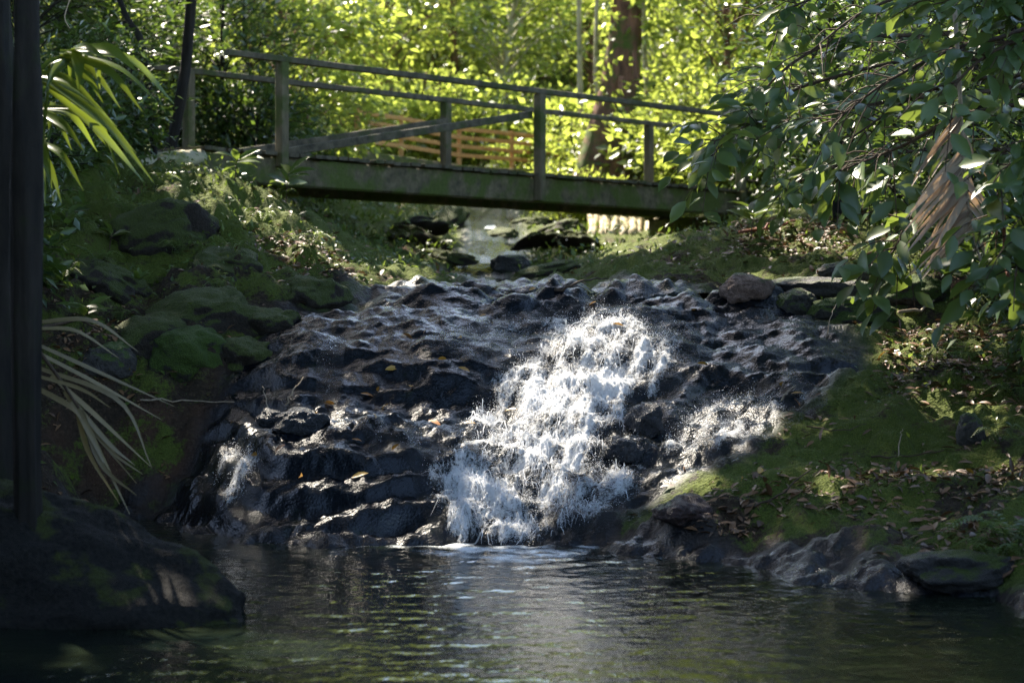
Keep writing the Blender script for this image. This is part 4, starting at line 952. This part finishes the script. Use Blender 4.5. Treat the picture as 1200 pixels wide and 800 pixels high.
def fern(label, px, py, n=7, L=.35, bias=(0, 0, 0), group=None):
    p = ground_hit(px, py); t_ = thing('fern', label, 'fern', p - [0, 0, .02], 0, group)
    for k in range(n):
        an = k * 2 * math.pi / n + rng.uniform(-.3, .3); d = norm(np.array([math.cos(an), math.sin(an), .75]) + np.array(bias)); l = L * rng.uniform(.7, 1.15)
        c = curve([[0,0,0], d * l * .55 + [0, 0, .04], d * l + [0, 0, -.28 * l]], 18); T = norm(np.gradient(c, axis=0)); sd = norm(np.cross(T, [0, 0, 1.0])); b = MB()
        b.add(*tube(c, np.linspace(.003, .001, 18), 4, cap=False), rnd=.4)
        kk = np.arange(3, 18); ll = l * .22 * np.interp(kk, [3, 7, 18], [.6, 1, .08])
        for s in (-1, 1):
            V_, f_, r_ = leaves(c[kk], sd[kk] * s + T[kk] * .4 + [0, 0, -.1], np.tile([0, -.2, 1.0], (len(kk), 1)), ll, ll * .3, .6); b.add(V_, f_, rnd=.6)
        b.build('frond', M['leaf_small'], t_)
fern('green fern drooping towards the pool at the lower right edge', 1192, 640, 8, .42, (-.4, -.3, 0))
fern('small sunlit fern on the right bank beside the lit mossy stone', 1172, 520, 6, .2, (-.3, -.2, 0))
fern('fern in the shade at the right edge above the mossy stone', 1195, 470, 7, .3, (-.3, -.2, 0))
fern('fern on the shaded left bank under the palm', 130, 275, 7, .3)

for (px, py, n_, L_) in [(150,255,7,.3),(212,300,6,.24),(118,318,7,.26),(305,262,6,.25),(255,345,6,.2),(85,275,7,.3),(365,292,6,.22),(180,225,7,.32),(275,300,6,.2),(140,380,6,.2),(330,235,6,.24),(75,330,6,.24)]:
    fern('small fern growing on the mossy left bank between the palm and the bridge', px, py, n_, L_, (.1, -.3, 0), 'ferns on the left bank')
for (px, py, n_, L_) in [(1010,300,6,.26),(1125,425,7,.24),(1185,425,7,.26),(930,272,6,.25),(1090,310,6,.25),(1165,660,7,.26)]:
    fern('small fern growing on the dark right bank under the broad-leaved branches', px, py, n_, L_, (-.2, -.3, 0), 'ferns on the right bank')
# ------------------------------------------------------------------ boulders
import bmesh
def boulder(label, c, r, m, seed, name='boulder', sub=5, amp=.22, rz=0.0, pw=.85):
    bm = bmesh.new(); bmesh.ops.create_icosphere(bm, subdivisions=sub, radius=1); v = np.array([x.co[:] for x in bm.verts]); f = np.array([[q.index for q in x.verts] for x in bm.faces]); bm.free()
    d = v.copy(); k = 1 + amp * fbm(d[:, 0] * 1.1 + seed, d[:, 1] * 1.1, d[:, 2] * 1.1, 3) + .05 * fbm(d[:, 0] * 4 + seed, d[:, 1] * 4, d[:, 2] * 4, 4) + .012 * fbm(d[:, 0] * 16, d[:, 1] * 16 + seed, d[:, 2] * 16, 3)
    v = np.sign(v) * np.abs(v) ** pw * k[:, None] * r
    cr, sr = math.cos(rz), math.sin(rz); v[:, :2] = v[:, :2] @ np.array([[cr, sr], [-sr, cr]])
    o = mesh(name, v, [f], m); o.location = [float(q) for q in c]; return tag(o, label, 'boulder')
def bl(label, px, py, rx, ry, rz_, m, seed, **kw):
    """px, py: where the boulder's front foot meets the ground"""
    p = ground_hit(px, py); return boulder(label, p + [0, ry * .7, rz_ * .45], (rx, ry, rz_), m, seed, **kw)
bl('pale pinkish boulder in a sunny patch at the right end of the ledge', 878, 352, .2, .16, .12, M['rock_pink'], 1.0)
bl('dark rounded mossy boulder in front of the pinkish one', 935, 368, .16, .16, .12, M['rock_mossy'], 2.0)
bl('broad low dark stone slab behind the dark rounded boulder', 965, 350, .42, .22, .11, M['rock_shore'], 3.0)
bl('low boulder with sunlit yellow moss on the right bank', 1000, 378, .3, .22, .13, M['moss_rock'], 4.0)
bl('mossy boulder beneath the hanging leaves on the right bank', 1075, 355, .28, .22, .14, M['moss_rock'], 5.0)
bl('small flat stone with a sunlit top behind the pinkish boulder', 990, 328, .2, .16, .09, M['rock_mossy'], 15.0)
bl('sunlit pale green mossy stone on the dark right bank', 1140, 520, .085, .09, .12, M['rock_mossy'], 6.0)
bl('dark wet rock sticking out of the white water', 757, 512, .12, .12, .13, M['rock_wet'], 7.0, amp=.3)
bl('lower dark wet rock in the white water', 732, 545, .13, .12, .10, M['rock_wet'], 8.0, amp=.3)
bl('round dark rock at the shelf edge of the left cascade', 350, 508, .16, .14, .1, M['rock_wet'], 9.0, amp=.3)
bl('low dark rock beside the round one on the left shelf', 318, 500, .09, .1, .07, M['rock_wet'], 19.0, amp=.3)
bl('brown earthy boulder with bright moss beside the left seedling', 125, 440, .19, .2, .14, M['rock_mossy'], 10.0)
bl('dark boulder under the left bank above the hollow', 215, 445, .3, .3, .22, M['moss_rock'], 11.0)
bl('dark stone in the stream bed behind the ledge', 600, 318, .22, .2, .12, M['rock_shore'], 13.0)
bl('pink bare rock at the waterside right of the white water', 805, 612, .17, .2, .09, M['rock_rose'], 16.0, amp=.3, pw=1.1)
boulder('big dark mossy rock sloping into the pool in the left foreground', (-2.55, 9.3, -.06), (1.40, .7, .66), M['rock_fore'], 17.3, sub=6, amp=.2, rz=-.12, pw=1.22)

G = 'mossy boulders of the left bank'
st0 = boulder('rounded mossy boulder bulging out of the steep left bank', (0, 0, 0), (1, 1, 1), M['rock_bank'], 33.0, name='bank_boulder', sub=5, amp=.28)
for i, (px, py, r) in enumerate([(185,275,.34),(262,312,.3),(235,372,.3),(305,385,.26),(160,405,.26),(120,330,.28),(360,345,.24),(275,425,.22)]):
    o = st0 if i == 0 else st0.copy()
    if i: C.objects.link(o)
    p = ground_hit(px, py, 11.0); o.location = [float(v) for v in p + [0, r * .55, -r * .22]]; o.scale = (r * rng.uniform(1.0, 1.5), r, r * rng.uniform(.6, .85)); o.rotation_euler = (rng.normal(0, .3), rng.normal(0, .3), i * 1.7); o['group'] = G
bl('wet dark rock at the waterline at the lower right edge', 1130, 690, .26, .2, .1, M['rock_shore'], 44.0, amp=.3)
G = 'mossy stones in the stream bed under the bridge'
st0 = boulder('dark mossy stone lying in the upper stream bed under or behind the bridge', (0, 0, 0), (1, 1, 1), M['rock_bank'], 23.0, name='stream_stone', sub=4, amp=.3)
for i, (px, py, r) in enumerate([(640,318,.22),(525,302,.3),(625,290,.28),(492,287,.3),(650,275,.34),(515,264,.3),(625,262,.3),(480,270,.34),(680,290,.25),(585,275,.2)]):
    o = st0 if i == 0 else st0.copy()
    if i: C.objects.link(o)
    p = ground_hit(px, py, 16.0); o.location = [float(v) for v in p + [0, r * .6, -r * .03]]; o.scale = (r * 1.5, r * 1.1, r * rng.uniform(.3, .5)); o.rotation_euler = (rng.normal(0, .2), rng.normal(0, .2), i * 1.3); o['group'] = G

# log at the bridge's left end
lg = mesh('fallen_log', *tube(curve([W(105,212,18.6), W(150,200,18.8), W(200,190,19.1), W(238,184,19.3)], 14), np.linspace(.13, .09, 14), 12, .35, 4.0), M['bark_pale']); tag(lg, 'pale sunlit log lying on the bank at the bridge\'s left end', 'log')

# ------------------------------------------------------------------ twigs, stems and fallen leaves
def twig(label, pts, r, m='twig', name='twig', cat='twig'):
    P_ = []
    for (px, py, lift) in pts: p = ground_hit(px, py) if lift is not None and lift >= 0 else None; P_.append(p + [0, -.02, lift])
    c = curve(P_, 10); c[1:-1] += rng.normal(0, r * .8, (8, 3))
    o = mesh(name, *tube(c, np.linspace(r, r * .45, 10), 6, .2), M[m]); return tag(o, label, cat)
twig('thin bare twig across the dark hollow at left', [(165,478,.03),(220,480,.05),(275,482,.05)], .007, 'twig_pale')
twig('forked twig standing on the left shelf rock', [(335,478,.0),(345,472,.08),(356,470,.16)], .006, 'twig_pale')
twig('short upright twig left of the forked one', [(316,482,.0),(312,480,.07),(308,478,.14)], .005, 'twig_pale')
twig('dry branch lying in the water at the top of the ledge', [(650,343,.02),(680,338,.05),(712,334,.04)], .012)
twig('long thin reddish stem on the right bank under the bridge end', [(866,279,.04),(905,272,.06),(942,264,.05)], .018, 'twig_red')
twig('thick pale root on the sunny right bank', [(1052,375,.03),(1080,368,.04),(1110,350,.06)], .014, 'twig_pale')
twig('straight stick on the right bank above the lit stone', [(1020,545,.02),(1060,540,.02),(1105,532,.02)], .007)
twig('upright stick in the moss of the right mound', [(1052,535,.0),(1054,530,.08),(1057,530,.14)], .005, 'twig_pale')
twig('thin bent stem lying in the mossy mound', [(945,505,.02),(985,512,.03),(1015,503,.02)], .005)
twig('dry stick leaning on the wet rock at right', [(915,472,.0),(922,466,.04),(932,460,.04)], .006, 'twig_pale')
twig('thin sticks beside the dark right rock', [(968,395,.0),(974,385,.08),(980,378,.12)], .005, 'twig_pale')
twig('arching brown root on the left bank', [(45,395,.04),(90,388,.05),(120,395,.03)], .014, 'twig')
twig('long stick among dead leaves at the waterside right', [(870,600,.02),(905,590,.03),(950,560,.03)], .008)
def stem(label, pts, r, m): o = mesh('hanging_stem', *tube(curve([W(*p) for p in pts], 14), np.linspace(r, r * .7, 14), 6, .15), M[m]); return tag(o, label, 'stem')
stem('red-brown hanging stem at the right edge below the leaves', [(1176,240,10.6),(1178,300,10.5),(1184,330,10.4),(1204,362,10.3)], .011, 'twig_red')
stem('short red stem curving up beside the dead frond', [(1006,312,13.8),(1014,300,13.7),(1030,292,13.7)], .011, 'twig_red')
stem('orange-brown hanging root at the top left behind the trunk', [(43,-40,12),(44,0,12),(44,32,12)], .012, 'twig_red')
stem('pale liana hanging at the top left above the palm', [(95,-40,14),(80,5,14),(76,22,14),(82,34,14)], .006, 'twig_pale')

lp, ld, ln_, lsz = [], [], [], []
proto_leaf = None
SPOTS = [(420,468),(440,465),(455,480),(480,462),(505,497),(540,437),(545,497),(590,487),(480,405),(535,400),(580,340),(300,545),(325,540),(355,565),(410,570),(460,535),(415,520),(440,500),(345,500),(370,490),(395,478),(275,505),
         (833,434),(915,462),(940,478),(925,470),(885,562),(870,565),(804,553),(620,345),(700,360),(735,385),(1035,420),(1055,402),(1080,412),(1095,405),(1070,372),(1050,372),(120,660),(105,665),(65,630),(40,640),(815,365),(960,500),(500,390),(560,380),(520,430),(450,440),(380,345),(1000,560),(1140,560),(1160,555)]
for i, (px, py) in enumerate(SPOTS):
    p = ground_hit(px + rng.uniform(-4, 4), py + rng.uniform(-3, 3)); L = rng.uniform(.06, .11)
    if i < 4:
        V_, f_, r_ = leaves(np.zeros((1, 3)), np.array([[1.0, .1, .12]]), np.array([[0, -.3, 1.0]]), 1.0, .42, [(.15, .55, .85, 1.0)[i]], NEAR)
        o = mesh('fallen_leaf', V_, f_, M['fallen'], None, {'rnd': r_}); protos = [o] if i == 0 else protos + [o]
    else: o = protos[i % 4].copy(); C.objects.link(o)
    o.location = [float(v) for v in p + [0, -.02, .022]]; o.scale = (L,) * 3; o.rotation_euler = (rng.normal(0, .3) + .3, rng.normal(0, .3), rng.uniform(0, 6.28))
    tag(o, 'single fallen yellow or orange leaf lying on wet rock or moss', 'leaf', 'fallen leaves on the rocks')

def scatter(n, x0, x1, y0, y1, fn):
    x, y = rng.uniform(x0, x1, n), rng.uniform(y0, y1, n) if not callable(y0) else y0(n)
    z, rk, ms = fields(x, y); k = fn(x, y, z, rk, ms); return np.stack([x, y, z], -1)[k]
# dead-leaf litter on the banks
P = scatter(30000, -5, 6, 9, 22, lambda x, y, z, rk, ms: (z > .12) & (rk < .5) & (rng.random(len(x)) < np.clip(.10 + .14 * (x > 1.2) + .6 * fbm(x * 1.2, y * 1.2, 31, 3) , .02, .8)))
def band(x, y, z, rk, ms):
    px, py = proj(x, y, z); m = 0
    for poly in ([(870,555),(1200,545),(1200,578),(1000,605),(870,600)], [(1030,390),(1200,370),(1200,480),(1040,455)], [(815,590),(900,555),(885,650),(830,650)], [(1080,600),(1200,620),(1200,690),(1100,670)], [(60,380),(150,370),(170,470),(60,500)], [(280,270),(380,280),(420,330),(330,320)], [(860,260),(1000,255),(1000,300),(860,300)]):
        m = np.maximum(m, polymask(px, py, poly, 12))
    return (rng.random(len(x)) < m * .75) & (z > .1)
P = np.concatenate([P, scatter(60000, -3.4, 4, 9.4, 19, band)])
n = len(P); L = rng.uniform(.03, .1, n)
V_, f_, r_ = leaves(P + [0, 0, .012], norm(rvec(n) * [1, 1, .3]), norm(rvec(n) * .45 + [0, -.1, 1]), L, L * rng.uniform(.2, .5, n), rng.random(n), NEAR)
tag(mesh('leaf_litter', V_, f_, M['litter'], None, {'rnd': r_}), 'scattered brown dead leaves on the banks', 'leaf litter', None, 'stuff')
# low plants and moss fuzz
P = scatter(75000, -7, 7, 10.2, 33, lambda x, y, z, rk, ms: (z > .2) & ((y > 12.5) | (rng.random(len(x)) < .35)) & (rk < .35) & (rng.random(len(x)) < np.clip(.2 + .25 * (x < -1) + .8 * fbm(x * .8, y * .8, 41, 3), 0, .9)) & ~((np.abs(x - .1) < 2.1) & (y < 16)))
n = len(P); P = P + np.stack([rng.normal(0, .03, n), rng.normal(0, .03, n), rng.exponential(.05, n)], -1); L = rng.uniform(.03, .085, n) * np.clip(P[:, 1] / 18, .8, 1.6)
V_, f_, r_ = leaves(P, norm(rvec(n) + [0, -.2, .35]), norm(rvec(n) * .5 + [0, -.3, .8]), L, L * rng.uniform(.25, .6, n), rng.random(n))
tag(mesh('ground_cover', V_, f_, M['leaf_small'], None, {'rnd': r_}), 'small green herbs and seedlings covering the banks', 'ground cover', None, 'stuff')
P = scatter(130000, -4, 4.6, 9.4, 19, lambda x, y, z, rk, ms: (z > .1) & (rk < .4) & (ms + .5 * fbm(x * 4, y * 4, 51, 2) > .42))
n = len(P); L = rng.uniform(.007, .018, n)
V_, f_, r_ = leaves(P, norm(rvec(n) + [0, -.2, .5]), norm(rvec(n) + [0, -.6, .2]), L, L * .3, rng.random(n))
tag(mesh('moss', V_, f_, M['leaf_small'], None, {'rnd': r_}), 'soft green moss on the banks', 'moss', None, 'stuff')
